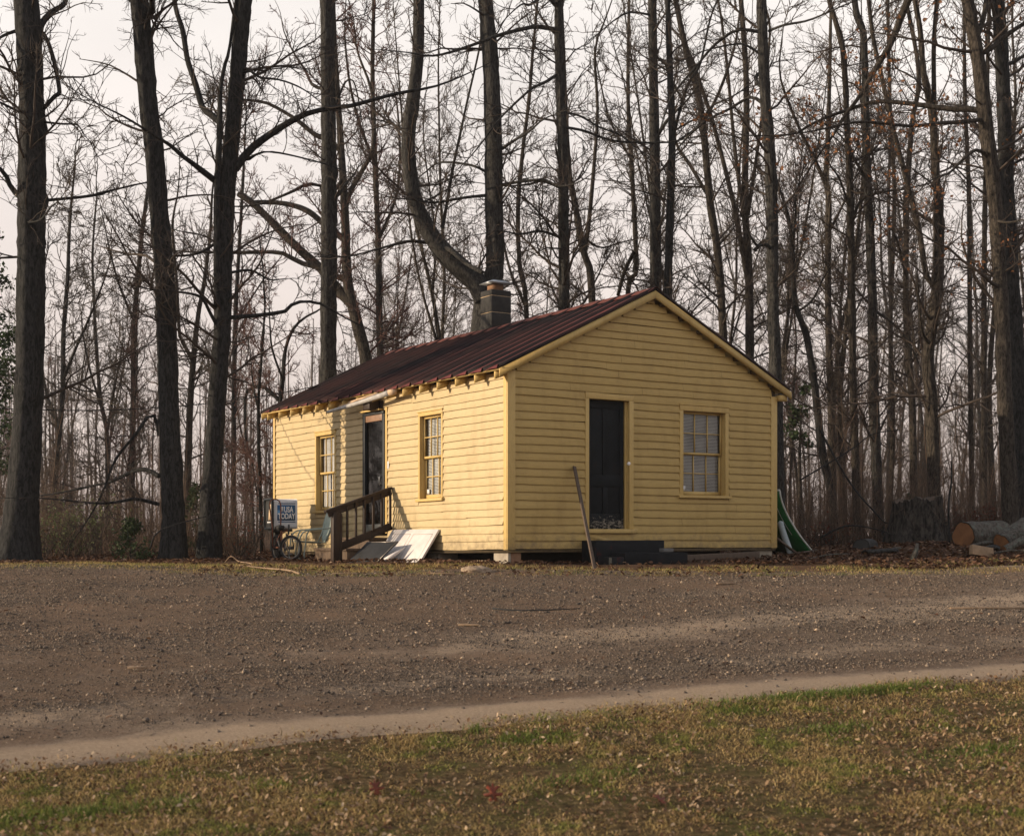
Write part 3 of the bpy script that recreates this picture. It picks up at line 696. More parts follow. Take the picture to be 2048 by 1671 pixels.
# ---- broken gutter along the eave
gt = MB(); arc = [(-.055, .05), (-.06, .0), (-.045, -.045), (0, -.06), (.04, -.05), (.05, .03)]
g0, g1 = (-.33, 5.62, 2.50), (-.27, 3.30, 2.655); yy = np.linspace(0, 1, 14)
P = np.array([[g0[0] + (g1[0]-g0[0])*t + ax*(.45+.35*t), g0[1] + (g1[1]-g0[1])*t, g0[2] + (g1[2]-g0[2])*t + az*(.45+.35*t) - .01*math.sin(t*3.1)] for t in yy for ax, az in arc])
I, J = np.meshgrid(np.arange(13), np.arange(5), indexing='ij'); gt.add(P, [np.stack([I*6+J, I*6+J+1, (I+1)*6+J+1, (I+1)*6+J], -1).reshape(-1, 4)])
go_ = part(gt, 'gutter', M['gutter']); s_ = go_.modifiers.new('t', 'SOLIDIFY'); s_.thickness = .006
gc = MB(); gc.prism(arc, 3.12, 3.295, lambda x, z, t: (-.268 + x*.86, t, 2.657 + z*.86)); part(gc, 'gutter_end', M['wood_pale'], go_)
gs = MB(); gs.bar((-.25, 4.9, 2.62), (-.24, 3.8, 2.69), .04, .03); gs.bar((-.26, 5.3, 2.57), (-.25, 4.6, 2.62), .05, .02); part(gs, 'fascia_scrap', M['wood_pale'], go_)

# ---- piers and the dark under-floor
def pier(x0, y0, x1, y1, mat, lab=None):
    p = MB(); zb = min(h1(*hw(x, y)[:2]) for x in (x0, x1) for y in (y0, y1)) - HO[2] - .1
    p.box((x0, y0, zb), (x1, y1, -.052)); o = part(p, 'pier', mat, bevel=.008); 
    if lab: tag(o, lab)
pier(.02, .03, .075, .44, M['block'], 'pale block pier at the front corner')
pier(.079, .034, .26, .42, M['brick_red'])
pier(.03, 2.15, .4, 2.52, M['block']); pier(.03, 5.6, .4, 6.0, M['block']); pier(.03, 6.02, .36, 6.9, M['brick_red']); pier(.03, 8.4, .4, 8.8, M['block'])
pier(W - .42, .03, W - .03, .42, M['block']); pier(2.4, .4, 2.8, .8, M['brick_red']); pier(W - .42, 4.2, W - .03, 4.6, M['block']); pier(W - .42, 8.4, W - .03, 8.8, M['block'])
uf = MB(); uf.box((.6, .9, -.6), (W - .45, L - .45, -.055)); part(uf, 'crawl_space_shade_box', M['dark_void'])  # near-black box stands in for the shade under the floor

# ------------------------------------------------------------------ things round the house
def hpt(x, y, above=0.0):
    """world point at house-local x,y standing 'above' the ground"""
    p = hw(x, y); return np.array([p[0], p[1], h1(p[0], p[1]) + above])

# entry steps with railing in front of the storm door
es = empty('entry_steps', (0, 0, 0), 'worn wooden entry steps with one dark stained railing below the storm door', 'steps')
gz = h1(*hw(-.8, 4.3)[:2]) - HO[2]
def L2W(V):
    V = np.asarray(V, float); return np.stack([HO[0] + _cg*V[:,0] - _sg*V[:,1], HO[1] + _sg*V[:,0] + _cg*V[:,1], HO[2] + V[:,2]], -1)
tread_top = [.16, -.03, -.20][::-1]
for i, zt in enumerate(sorted([.17, -.02], reverse=True)):
    x1, x0 = -.03 - .42*i, -.03 - .42*(i+1)
    s = MB(); s.box((x0, 3.72, gz - .1), (x1, 5.0, zt - .045)); s.build('riser_block', M['steps_wood'], es, L2W, bevel=.006)
    s = MB(); s.box((x0 - .03, 3.70, zt - .042), (x1, 5.02, zt)); s.build('tread', M['steps_wood'], es, L2W, bevel=.005)
rl = MB(); yr = 3.68
rl.box((-1.17, yr - .055, gz - .05), (-1.045, yr + .06, .60)); railing = rl.build('railing', M['rail'], es, L2W, bevel=.006)
rl = MB(); rl.box((-1.04, yr - .05, gz), (-1.0, yr + .05, .58)); rl.build('post_board', M['rail'], railing, L2W, bevel=.004)
rl = MB(); rl.bar((-1.30, yr, .605), (-.04, yr, 1.03), .10, .045); rl.build('handrail', M['rail'], railing, L2W, bevel=.004)
rl = MB(); rl.bar((-1.24, yr, .555), (-.04, yr, .955), .035, .09); rl.build('top_rail', M['rail'], railing, L2W, bevel=.003)
rl = MB(); rl.bar((-1.05, yr, .00), (-.04, yr, .37), .035, .13); rl.build('bottom_rail', M['rail'], railing, L2W, bevel=.003)
for k in range(6):
    x = -.90 + .165*k; b_ = MB(); b_.box((x - .018, yr - .045, .06 + .35*(x + 1.05)), (x + .018, yr - .012, .66 + .34*(x + 1.05))); b_.build('baluster', M['rail'], railing, L2W, bevel=.002)

# white panel door lying on its long side against the wall, dark board and rolled strip in front
def leaning(name, quad, th, mat, label, cat, extra=None):
    """quad: bottom-left, bottom-right, top-right, top-left world points"""
    q = [np.array(p, float) for p in quad]; n = np.cross(q[1] - q[0], q[3] - q[0]); n /= np.linalg.norm(n)
    mb = MB(); V = q + [p - n*th for p in q]
    mb.add(V, [np.array([(0,1,2,3), (7,6,5,4), (0,4,5,1), (1,5,6,2), (2,6,7,3), (3,7,4,0)])])
    o = mb.build(name, mat, None, bevel=.003); tag(o, label, cat)
    if extra:
        for (nm, u0, v0, u1, v1, m_, lift) in extra:
            def pp(u, v): return q[0]*(1-u)*(1-v) + q[1]*u*(1-v) + q[2]*u*v + q[3]*(1-u)*v
            c = [pp(u0, v0), pp(u1, v0), pp(u1, v1), pp(u0, v1)]; e = MB()
            e.add([p + n*lift for p in c] + [p + n*.0004 for p in c], [np.array([(0,1,2,3), (7,6,5,4), (0,4,5,1), (1,5,6,2), (2,6,7,3), (3,7,4,0)])]); e.build(nm, m_, o)
    return o
def grd(p, dz=0): return np.array([p[0], p[1], h1(p[0], p[1]) + dz])
bl, br = hpt(-.42, 3.62, -.02), hpt(-.42, 2.02, -.02); tr, tl = hw(-.045, 2.02, .34), hw(-.045, 3.62, .36)
gro = []
for (a, b_, c, d) in ((.06, .12, .47, .86), (.53, .12, .94, .86)):
    for (u0, v0, u1, v1) in ((a, b_, c, b_+.014), (a, d-.014, c, d), (a, b_, a+.007, d), (c-.007, b_, c, d)): gro.append(('panel_groove', u0, v0, u1, v1, M['groove'], .0015))
leaning('panel_door', (bl, br, tr, tl), .035, M['white_paint'], 'white panelled door lying on its side against the wall right of the steps', 'door', gro)
bl, br = hpt(-.98, 3.52, -.01), hpt(-.78, 2.78, -.01); tr = hpt(-.42, 2.72, .34); tl = hpt(-.62, 3.46, .34)
o = leaning('dark_board', (bl, br, tr, tl), .02, M['black_board'], 'small black board leaning in front of the white panelled door', 'board', [('pale_rim', 0, .965, 1, 1, M['steel'], .004), ('pale_rim', .97, 0, 1, .97, M['steel'], .004)])
mb = MB(); p0, p1 = hpt(-.66, 2.72, .012), hpt(-.40, 2.52, .24)
mb.tube([p0, p0*.7 + p1*.3, p1], [.05, .045, .006], 8); tag(mb.build('paper_roll', M['white_paint'], None), 'thin white rolled strip on the ground beside the black board', 'roll')
mb = MB(); a = hpt(.02, 1.45, .02); b_ = hpt(.02, .55, .03); mb.bar(a, b_, .05, .035); tag(mb.build('wood_strip', M['wood_pale'], None), 'pale wood slat lying under the near end of the house wall', 'slat')

# block steps at the gable door and the leaning pole
gs_ = empty('block_steps', (0, 0, 0), 'low dark painted two-tier steps under the gable door', 'steps'); zg = h1(*hw(2.1, -.4)[:2]) - HO[2]
s = MB(); s.box((1.34, -.42, zg - .1), (2.70, -.04, .13)); s.build('upper_step', M['dark_step'], gs_, L2W, bevel=.015)
s = MB(); s.box((1.62, -.80, zg - .1), (2.86, -.425, -.055)); s.build('lower_step', M['dark_step'], gs_, L2W, bevel=.015)
s = MB(); s.box((1.36, -.80, zg - .1), (1.60, -.43, -.12)); s.build('side_block', M['dark_step'], gs_, L2W, bevel=.015)
s = MB(); s.box((2.52, -.62, -.053), (2.72, -.50, .005)); tag(s.build('loose_brick', M['slate'], None, L2W, bevel=.006), 'grey brick lying on the lower of the dark gable steps', 'brick')
p0 = grd(at(1190, 1128, 19.75)[:2], -.02); p1 = hw(1.2, -.045, 1.28); mb = MB(); mb.bar(p0, p1, .055, .028, up=(.5, -.8, .1))
tag(mb.build('wooden_pole', M['wood_grey'], None, bevel=.004), 'grey wooden pole leaning on the gable wall left of the dark door', 'pole')
mb = MB(); a = hpt(2.95, -.22, .06); b_ = hpt(5.0, -.10, .06); mb.bar(a, b_, .12, .13); tag(mb.build('timber', M['wood_grey'], None, bevel=.01), 'long reddish brown timber lying along the foot of the gable wall', 'timber')

# ---- newspaper box on its post
nb_c = at(557, 1067, 26.0); nbz = h1(nb_c[0], nb_c[1]); nb = empty('newspaper_box', (nb_c[0], nb_c[1], nbz), 'white newspaper box lettered USA TODAY on a post by the house', 'newspaper box', rz=math.radians(24))
zb0 = EYE - (1052-HY)/FPX*26 - nbz - .05; zb1 = EYE - (1000-HY)/FPX*26 - nbz + .02     # underside and top of the box
def rrect(w, z0, z1, r, n=5):
    P = []
    for cx, cz, a0 in ((w/2-r, z1-r, 0), (-w/2+r, z1-r, 90), (-w/2+r, z0+r, 180), (w/2-r, z0+r, 270)):
        P += [(cx + r*math.cos(math.radians(a0 + 90*i/n)), cz + r*math.sin(math.radians(a0 + 90*i/n))) for i in range(n+1)]
    return P
DY = .60   # across (depth direction away from the camera)
mb = MB(); pr = rrect(DY, zb0, zb1, .07); n = len(pr)
V = [(x, y, z) for x in (-.17, .29) for y, z in pr]; i = np.arange(n); j = (i+1) % n
mb.add(V, [np.stack([i, j, j+n, i+n], -1)[:, ::-1], (np.arange(n)+n)[None]]); mb.build('shell', M['box_white'], nb, smooth=False)
mb = MB(); pr2 = rrect(DY + .03, zb0 - .015, zb1 + .015, .075); pr3 = rrect(DY - .05, zb0 + .025, zb1 - .025, .06)
V = [(-.215, y, z) for y, z in pr2] + [(-.17, y, z) for y, z in pr2] + [(-.215, y, z) for y, z in pr3] + [(-.17, y, z) for y, z in pr3]
mb.add(V, [np.stack([i, j, j+n, i+n], -1), np.stack([i, i+2*n, j+2*n, j], -1), np.stack([i+2*n, i+3*n, j+3*n, j+2*n], -1), np.stack([i+n, j+n, j+3*n, i+3*n], -1)]); mb.build('front_frame', M['storm'], nb)
mb = MB(); mb.add([(-.185, y, z) for y, z in pr3], [np.arange(n)[::-1][None]]); dr = mb.build('door', M['box_dark'], nb)
mb = MB(); zz0, zz1 = zb0 + .17, zb1 - .10; mb.add([(-.192, .04, zz0), (-.192, -.21, zz0), (-.192, -.215, zz1), (-.192, -.08, zz1), (-.188, .04, zz0), (-.188, -.21, zz0), (-.188, -.215, zz1), (-.188, -.08, zz1)], [np.array([(0,1,2,3), (7,6,5,4), (0,4,5,1), (1,5,6,2), (2,6,7,3), (3,7,4,0)])]); mb.build('card', M['card'], dr)
mb = MB(); mb.box((-.196, -.19, zb0 + .115), (-.187, .10, zb0 + .135)); mb.build('coin_plate', M['lettering'], dr)
yf_ = -DY/2
mb = MB(); zc0, zc1 = zb0 + .16, zb1 - .115; mb.box((-.10, yf_ - .004, zc0), (.245, yf_ + .001, zc1)); sg = mb.build('sign_panel', M['box_blue'], nb)
for z in (zc1 + .02, zc0 - .035):
    mb = MB(); mb.box((-.08, yf_ - .004, z), (.245, yf_ + .001, z + .017)); mb.build('sign_stripe', M['box_blue'], nb)
mb = MB(); mb.box((-.03, yf_ - .0055, zc0 + .165), (.014, yf_ - .0035, zc1 - .03)); mb.build('globe_mark', M['box_white'], sg)
def text_mesh(txt, size, loc, rot, mat, parent, ext=.002, sx_=1.0):
    c = bpy.data.curves.new('lettering', 'FONT'); c.body = txt; c.size = size; c.extrude = ext; c.offset = size*.028; c.align_x = 'LEFT'; c.resolution_u = 3
    t = bpy.data.objects.new('lettering', c); sc.collection.objects.link(t); dg = bpy.context.evaluated_depsgraph_get()
    me = bpy.data.meshes.new_from_object(t.evaluated_get(dg)); bpy.data.objects.remove(t)
    o = link('lettering', me, mat, parent, loc); o.rotation_euler = rot; o.scale = (sx_, 1, 1); return o
text_mesh('USA', .148, (.026, yf_ - .0055, zc0 + .158), (math.pi/2, 0, 0), M['lettering'], sg, .0012, .66)
text_mesh('TODAY', .148, (-.088, yf_ - .0055, zc0 + .032), (math.pi/2, 0, 0), M['lettering'], sg, .0012, .64)
mb = MB(); mb.box((-.09, -.08, -.1), (.06, .07, zb0 - .05)); mb.build('post', M['wire'], nb, bevel=.01)
mb = MB(); mb.box((-.16, -.2, zb0 - .055), (.22, .2, zb0 - .002)); mb.build('mounting_plate', M['wire'], nb, bevel=.01)

# ---- small bicycle with a tall loop bar, standing in front of the box
bc = at(567, 1100, 24.9); bz = h1(bc[0], bc[1]); bk = empty('bicycle', (bc[0], bc[1], bz), 'small rusty bicycle with a tall reddish loop bar in front of the newspaper box', 'bicycle', rz=math.radians(-62))
def wheel(x, steer, hub_big):
    R_ = .235; w = MB(); a = np.arange(28)*2*math.pi/28; ca, sa = math.cos(steer), math.sin(steer)
    ring = lambda r, k, tr: [(x + r*math.cos(t)*ca, r*math.cos(t)*sa, R_ + r*math.sin(t)) for t in a]
    w.tube(ring(R_ - .024, 0, 0), .024, 8, closed=True); o = w.build('wheel', M['tyre'], bk, smooth=True)
    w = MB(); w.tube(ring(R_ - .052, 0, 0), .009, 6, closed=True); w.build('rim', M['steel'], o)
    w = MB()
    for t in np.arange(14)*2*math.pi/14: w.tube([(x, 0, R_), (x + (R_-.052)*math.cos(t)*ca, (R_-.052)*math.cos(t)*sa, R_ + (R_-.052)*math.sin(t))], .0016, 4)
    tag(w.build('spokes', M['steel'], o), kind='stuff')
    w = MB(); w.lathe([(0, -.05), (.028, -.05), (.028, .05), (0, .05)] if not hub_big else [(0, -.05), (.05, -.05), (.05, -.03), (.028, -.03), (.028, .05), (0, .05)], (x, 0, R_), 12, 'y'); w.build('hub', M['bike_dark'], o); return o
wheel(-.42, 0.0, True); wheel(.42, math.radians(40), False)
f = MB()
for p, q, r in (((-.42,.05,.235), (-.05,.04,.24), .011), ((-.42,-.05,.235), (-.05,-.04,.24), .011), ((-.05,0,.25), (-.12,0,.55), .014), ((-.12,0,.5), (.28,0,.56), .014), ((-.05,0,.25), (.28,0,.5), .015), ((-.42,.05,.235), (-.12,.02,.5), .009), ((-.42,-.05,.235), (-.12,-.02,.5), .009)):
    f.tube([p, q], r, 8)
f.build('frame', M['rust_red'], bk, smooth=True)
f = MB(); f.tube([(.28,0,.48), (.30,0,.66)], .017, 8); f.tube([(.30,.05,.5), (.42,.055,.235)], .011, 6); f.tube([(.30,-.05,.5), (.42,-.055,.235)], .011, 6); f.build('fork', M['bike_dark'], bk, smooth=True)
f = MB(); f.tube([(-.36,0,.60), (-.2,0,.60), (-.02,0,.615)], [.045,.06,.03], 10); f.build('saddle', M['tyre'], bk, smooth=True)
f = MB(); f.lathe([(0,-.012), (.085,-.012), (.085,.0), (0,.0)], (-.05,.05,.245), 18, 'y'); f.bar((-.05,.075,.245), (.07,.075,.12), .014, .02); f.bar((-.05,-.06,.245), (-.17,-.06,.37), .014, .02); f.box((.03,.07,.105), (.11,.15,.13)); f.build('crank', M['steel'], bk)
lp = [(-.40,.075,.25), (-.40,.08,.6), (-.49,.11,1.03), (-.505,.09,1.10), (-.51,.04,1.135), (-.51,-.04,1.135), (-.505,-.09,1.10), (-.49,-.11,1.03), (-.40,-.08,.6), (-.40,-.075,.25)]
f = MB(); f.tube(lp, .013, 8); f.build('loop_bar', M['rust_red'], bk, smooth=True)

# ---- metal lawn chair, seen from its side, facing left
lc = at(622, 1100, 25.1); lz = h1(lc[0], lc[1]); lch = empty('lawn_chair', (lc[0], lc[1], lz), 'grey-green metal lawn chair with a shell back, facing left beside the railing', 'chair', rz=math.radians(27))
def arcp(pts, n=8):
    """smooth polyline through the points"""
    P = np.array(pts, float); t = np.arange(len(P)); tt = np.linspace(0, len(P)-1, n*(len(P)-1)+1); out = []
    for v in tt:
        i = min(int(v), len(P)-2); u = v - i; p0, p1, p2, p3 = P[max(i-1,0)], P[i], P[i+1], P[min(i+2, len(P)-1)]
        out.append(.5*((2*p1) + (p2-p0)*u + (2*p0-5*p1+4*p2-p3)*u*u + (3*p1-p0-3*p2+p3)*u**3))
    return np.array(out)
for y in (-.27, .27):
    f = MB(); f.tube(arcp([(.30, y, .60), (.05, y, .575), (-.19, y, .545), (-.29, y, .44), (-.31, y, .30), (-.335, y, .12), (-.30, y, .025), (-.1, y, .015), (.24, y, .015)], 5), .013, 8); f.build('arm_tube', M['chair'], lch, smooth=True)
    f = MB(); f.tube(arcp([(-.12, y*.92, .555), (-.17, y*.92, .45), (-.19, y*.92, .28), (-.215, y*.92, .10), (-.2, y*.92, .03)], 5), .013, 8); f.build('leg', M['chair'], lch, smooth=True)
# seat pan
u = np.linspace(-1, 1, 9); v_ = np.linspace(0, 1, 9); U_, V_ = np.meshgrid(u, v_, indexing='ij')
P = np.stack([-.30 + .52*V_, U_*.24, .355 - .03*V_ - .02*(1-U_**2)*np.sin(V_*3)], -1).reshape(-1, 3); I, J = np.meshgrid(np.arange(8), np.arange(8), indexing='ij')
F9 = np.stack([I*9+J, (I+1)*9+J, (I+1)*9+J+1, I*9+J+1], -1).reshape(-1, 4)
f = MB(); f.add(P, [F9]); o = f.build('seat', M['chair'], lch, smooth=True); s_ = o.modifiers.new('t', 'SOLIDIFY'); s_.thickness = .012
# shell back: tall disc, dished
r_ = np.linspace(0.001, 1, 7); a = np.arange(24)*2*math.pi/24; V = []; 
for rr in r_:
    for t in a:
        yy_, zz_ = rr*.255*math.cos(t), rr*.33*math.sin(t); V.append((.265 + .22*(zz_ + .33) + .045*(1 - rr*rr) - .02, yy_, .665 + zz_))
I, J = np.meshgrid(np.arange(6), np.arange(24), indexing='ij'); J2 = (J+1) % 24
f = MB(); f.add(V, [np.stack([I*24+J, I*24+J2, (I+1)*24+J2, (I+1)*24+J], -1).reshape(-1, 4)]); o = f.build('backrest', M['chair'], lch, smooth=True); s_ = o.modifiers.new('t', 'SOLIDIFY'); s_.thickness = .014
for y in (-.2, .2):
    f = MB(); f.tube([(.20, y, .33), (.30, y, .56), (.38, y, .82)], .011, 8); f.build('back_support', M['chair'], lch, smooth=True)

# ---- rock, sticks and boards on the ground
def lump(name, c, size, seed, mat, label, cat, nz=.3):
    k = 26; n = 14; r = np.random.default_rng(seed); V = []
    for i in range(n):
        th = math.pi*(i+.02)/(n-.96)
        for j in range(k):
            ph = 2*math.pi*j/k; d = np.array([math.sin(th)*math.cos(ph), math.sin(th)*math.sin(ph), math.cos(th)])
            s_ = 1 + nz*(fbm(d[0]*2+seed, d[1]*2+d[2]*1.7, seed) - .5)*2 + nz*.4*(vnoise(d[0]*6, d[1]*6+d[2]*5, seed+3) - .5)
            V.append(np.array(c) + d*s_*np.array(size))
    I, J = np.meshgrid(np.arange(n-1), np.arange(k), indexing='ij'); J2 = (J+1) % k
    mb = MB(); mb.add(V, [np.stack([I*k+J, (I+1)*k+J, (I+1)*k+J2, I*k+J2], -1).reshape(-1, 4)]); return tag(mb.build(name, mat, None, smooth=True), label, cat)
M['rock'] = noisy('tan_rock', [(.3, (.16,.115,.08)), (.5, (.27,.2,.14)), (.7, (.38,.29,.21))], 14, bs=.9, bd=.03, bscale=22)
c = at(955, 1138, 19.25); lump('rock', (c[0], c[1], h1(c[0], c[1]) + .015), (.23, .14, .085), 7, M['rock'], 'tan lumpy rock in the grass before the front corner of the house', 'rock', .42)
def stick(name, pts, r, mat, label, cat, k=6):
    mb = MB(); P = arcp(pts, 5); mb.tube(P, np.linspace(r, r*.45, len(P)), k); return tag(mb.build(name, mat, None, smooth=True), label, cat)
def gpx(px, py, Y, dz=.02):
    p = at(px, py, Y); return (p[0], Y, h1(p[0], Y) + dz)
stick('fallen_branch', [gpx(600, 0, 18.9, .03), gpx(575, 0, 19.25, .05), gpx(530, 0, 19.7, .035), gpx(478, 0, 20.2, .02)], .017, M['wood_tan'], 'long pale bare branch lying on the verge before the bicycle', 'branch')
stick('fallen_branch', [gpx(505, 0, 20.6, .02), gpx(478, 0, 21.2, .06), gpx(462, 0, 21.3, .14), gpx(448, 0, 21.6, .02)], .011, M['wood_tan'], 'thin curved pale twig branch on the verge left of the bicycle', 'branch')
stick('dark_stick', [gpx(985, 0, 15.2), gpx(1050, 0, 15.05), gpx(1160, 0, 15.2)], .012, M['wire'], 'thin dark stick lying across the middle of the gravel road', 'stick')
for (px, Y, ln, an, lab) in ((1995, 15.35, 1.1, .06, 'pale straight board piece lying on the gravel at the right'), (275, 11.6, .16, .1, 'light wood chip on the gravel at the left'), (938, 14.0, .22, -.2, 'pale wood splinter on the gravel before the house corner'), (1455, 17.6, .3, .3, 'thin pale wood splinter on the gravel before the gable window'), (690, 19.0, .35, .05, 'small pale slat in the grass before the steps railing'), (885, 18.85, .35, -.1, 'small pale slat in the grass right of the white panelled door')):
    p = gpx(px, 0, Y, .025); mb = MB(); d_ = np.array([math.cos(an), math.sin(an), 0])*ln/2; mb.bar(np.array(p) - d_, np.array(p) + d_, .045, .02)
    tag(mb.build('wood_piece', M['wood_tan'], None, bevel=.004), lab, 'wood piece')

# ---- green sheet and clutter behind the right wall
gp = MB(); n = 12; VV = []
for i in range(n + 1):
    t = i/n; x = W + .20 + .86*t**1.55; z = 1.17*(1-t) - .03
    VV.append((x, z))
def gpt(x, z, y): p = hw(x, y); return np.array([p[0], p[1], h1(p[0], p[1]) + z])
V = [gpt(x - .0, z, y - .10*i/n) for y in (.55, 1.75) for i, (x, z) in enumerate(VV)]; q = np.arange(n)
V = [gpt(x, z, y) for y in (.10, 1.1) for (x, z) in VV]
gp.add(V, [np.stack([q, q+1, q+n+2, q+n+1], -1)]); o = gp.build('green_sheet', M['green_sheet'], None); s_ = o.modifiers.new('t', 'SOLIDIFY'); s_.thickness = .025
tag(o, 'curved dark green sheet with pale edges leaning behind the right corner of the house', 'sheet')
for y in (.09, 1.11):
    mb = MB(); mb.tube([gpt(x + .005, z + .005, y) for x, z in VV], .016, 6); mb.build('edge_strip', M['pale_edge'], o)
mb = MB(); mb.tube([gpt(VV[0][0], VV[0][1] + .012, y) for y in (.09, .6, 1.11)], .022, 6); mb.build('top_strip', M['pale_edge'], o)
mb = MB(); L_ = [gpt(x - .03, z - .01, .22) for x, z in VV[2:9]]; mb.tube(L_, .006, 5); mb.build('pale_line', M['pale_edge'], o)
mb = MB(); mb.tube(arcp([gpt(W + .24, .62, .12), gpt(W + .28, .45, .10), gpt(W + .36, .2, .06), gpt(W + .40, .03, .02)], 4), [.01]+[.055]*10+[.06, .04], 10); tag(mb.build('long_bag', M['bag'], None, smooth=True), 'pale blue long bag standing inside the curve of the green sheet', 'bag')
mb = MB(); mb.bar(gpt(W + .06, .34, .05), gpt(W + .45, .03, -.08), .07, .03); tag(mb.build('grey_plank', M['wood_grey'], None), 'grey plank leaning low at the right corner of the house', 'plank')
mb = MB(); mb.bar(gpt(W + .30, .03, -.1), gpt(W + 1.0, .05, .0), .05, .025); tag(mb.build('flat_slat', M['wood_grey'], None), 'grey slat lying at the foot of the green sheet', 'slat')

# ---- stump, logs, split wood
def stump(c, r0, r1, h, seed):
    k, n = 160, 20; r = np.random.default_rng(seed); a = np.arange(k)*2*math.pi/k; V = []
    for i in range(n):
        t = i/(n-1); rad = r1 + (r0 - r1)*(1 - t)**1.8
        fl = 1 + .16*(1-t)**2*np.sin(a*5 + 1.2) + .05*np.sin(a*11 + 2)*(1 - .5*t) + .10*(np.abs(vnoise(a*8, a*0 + t*.8, seed+1) - .5)*2 - .5) + .05*np.abs(vnoise(a*17, a*0 + t*1.6, seed+2) - .5)*2 + .03*(vnoise(a*6, a*0+t*2, seed)-.5)
        top = (vnoise(a*3, a*0, seed) - .5)*.15*(t > .9) + (vnoise(a*14, a*0, seed+5) - .5)*.08*(t > .9) + (np.exp(-((np.abs((a - 5.6 + math.pi) % (2*math.pi) - math.pi))/.35)**2))*.07*(t > .9)
        V += [(c[0] + rad*f_*math.cos(x), c[1] + rad*f_*math.sin(x), c[2] - .1 + (h + .1)*t + tp) for x, f_, tp in zip(a, fl, top)]
    I, J = np.meshgrid(np.arange(n-1), np.arange(k), indexing='ij'); J2 = (J+1) % k
    mb = MB(); mb.add(V, [np.stack([I*k+J, I*k+J2, (I+1)*k+J2, (I+1)*k+J], -1).reshape(-1, 4)])
    o = mb.build('stump', M['bark_stump'], None, smooth=True)
    top = V[-k:]; m2 = MB(); cc = (c[0], c[1], c[2] + h - .03); m2.add([(x*.99 + cc[0]*.01, y*.99 + cc[1]*.01, z - .008) for x, y, z in top] + [cc], [np.array([(j, (j+1) % k, k) for j in range(k)])]); m2.build('cut_top', M['wood_grey'], o); return o
c = at(1836, 1074, 26.0); tag(stump((c[0], c[1], h1(c[0], c[1]) - .02), .66, .45, .86, 3), 'broad old dark tree stump at the edge of the wood', 'stump')
def log(a, b_, r, mat, endmat, label, seed, name='log', r2=None):
    a = np.array(a, float); b_ = np.array(b_, float); k, n = 54, 22; d = (b_ - a)/np.linalg.norm(b_ - a); u = np.cross(d, (0,0,1)); u /= np.linalg.norm(u); w = np.cross(u, d); V = []
    an = np.arange(k)*2*math.pi/k; r2 = r2 or r
    for i in range(n):
        t = i/(n-1)
        for x in an:
            rr = (r + (r2-r)*t)*(1 + .05*math.sin(3*x + seed) + .12*(float(vnoise(x*4, t*5, seed)) - .5) + .10*abs(float(vnoise(x*9, t*7, seed+1)) - .5)); V.append(a + (b_-a)*t + (u*math.cos(x) + w*math.sin(x))*rr)
    I, J = np.meshgrid(np.arange(n-1), np.arange(k), indexing='ij'); J2 = (J+1) % k
    mb = MB(); mb.add(V, [np.stack([I*k+J, (I+1)*k+J, (I+1)*k+J2, I*k+J2], -1).reshape(-1, 4)]); o = mb.build(name, mat, None, smooth=True); tag(o, label, 'log')
    for e, (vs, dd) in enumerate(((V[:k], -d), (V[-k:], d))):
        me_ = MB(); cc = np.mean(vs, 0); loc = cc + dd*.003
        me_.add([(np.array(p) - cc)*.93 for p in vs] + [(0,0,0)], [np.array([(j, (j+1) % k, k) for j in range(k)])]); me_.build('cut_end', endmat, o, loc=tuple(loc))
    return o
c = at(1926, 1058, 23.3); g_ = h1(c[0], c[1]); cz = g_ + .20
log((c[0], c[1], cz), (c[0] + .95, c[1] + .75, cz + .02), .222, M['bark_lichen'], M['cutwood'], 'thick sawn log with a round orange cut end, right of the stump', 3)
c2 = at(2000, 1075, 22.4); g2 = h1(c2[0], c2[1])
log((c2[0] + .02, c2[1], g2 + .13), (c2[0] + .62, c2[1] + .45, g2 + .42), .145, M['bark_lichen'], M['cutwood'], 'grey lichen-covered short log propped on the sawn log at the right edge', 8)
c2 = at(2035, 1095, 22.0); g2 = h1(c2[0], c2[1])
log((c2[0] - .25, c2[1] - .1, g2 + .05), (c2[0] + .5, c2[1] + .2, g2 + .38), .06, M['bark_lichen'], M['cutwood'], 'slim pale limb piece leaning at the right edge before the logs', 9)
mb = MB(); c3 = np.array(gpx(1966, 0, 21.4, .0)); a = c3 + (-.19, 0, .10); b_ = c3 + (.16, .05, .04)
mb.prism([(-.10, -.08), (.10, -.09), (.07, .06), (-.06, .075)], 0, 1, lambda x, y, t: tuple(a + (b_ - a)*t + np.array([.02*y, x, y + .03]))); tag(mb.build('split_wood', M['wood_tan'], None, bevel=.005), 'pale split firewood piece on the leaves before the logs', 'firewood')
c4 = np.array(gpx(1722, 0, 23.5, .06)); log(c4, c4 + (.25, .35, .0), .145, M['wire'], M['box_dark'], 'dark hollow drum-like log half sunk in leaves left of the stump', 12, 'hollow_log')
c5 = np.array(gpx(1832, 0, 21.2, .0)); mb = MB(); mb.tube([c5 + (-.06, 0, -.02), c5 + (0, .02, .12), c5 + (.035, .04, .26)], [.055, .045, .02], 8); tag(mb.build('branch_stub', M['bark_lichen'], None, smooth=True), 'pale lichened branch stub sticking up from the leaves before the stump', 'branch')
P_ = lambda px, py, Y: at(px, py, Y)
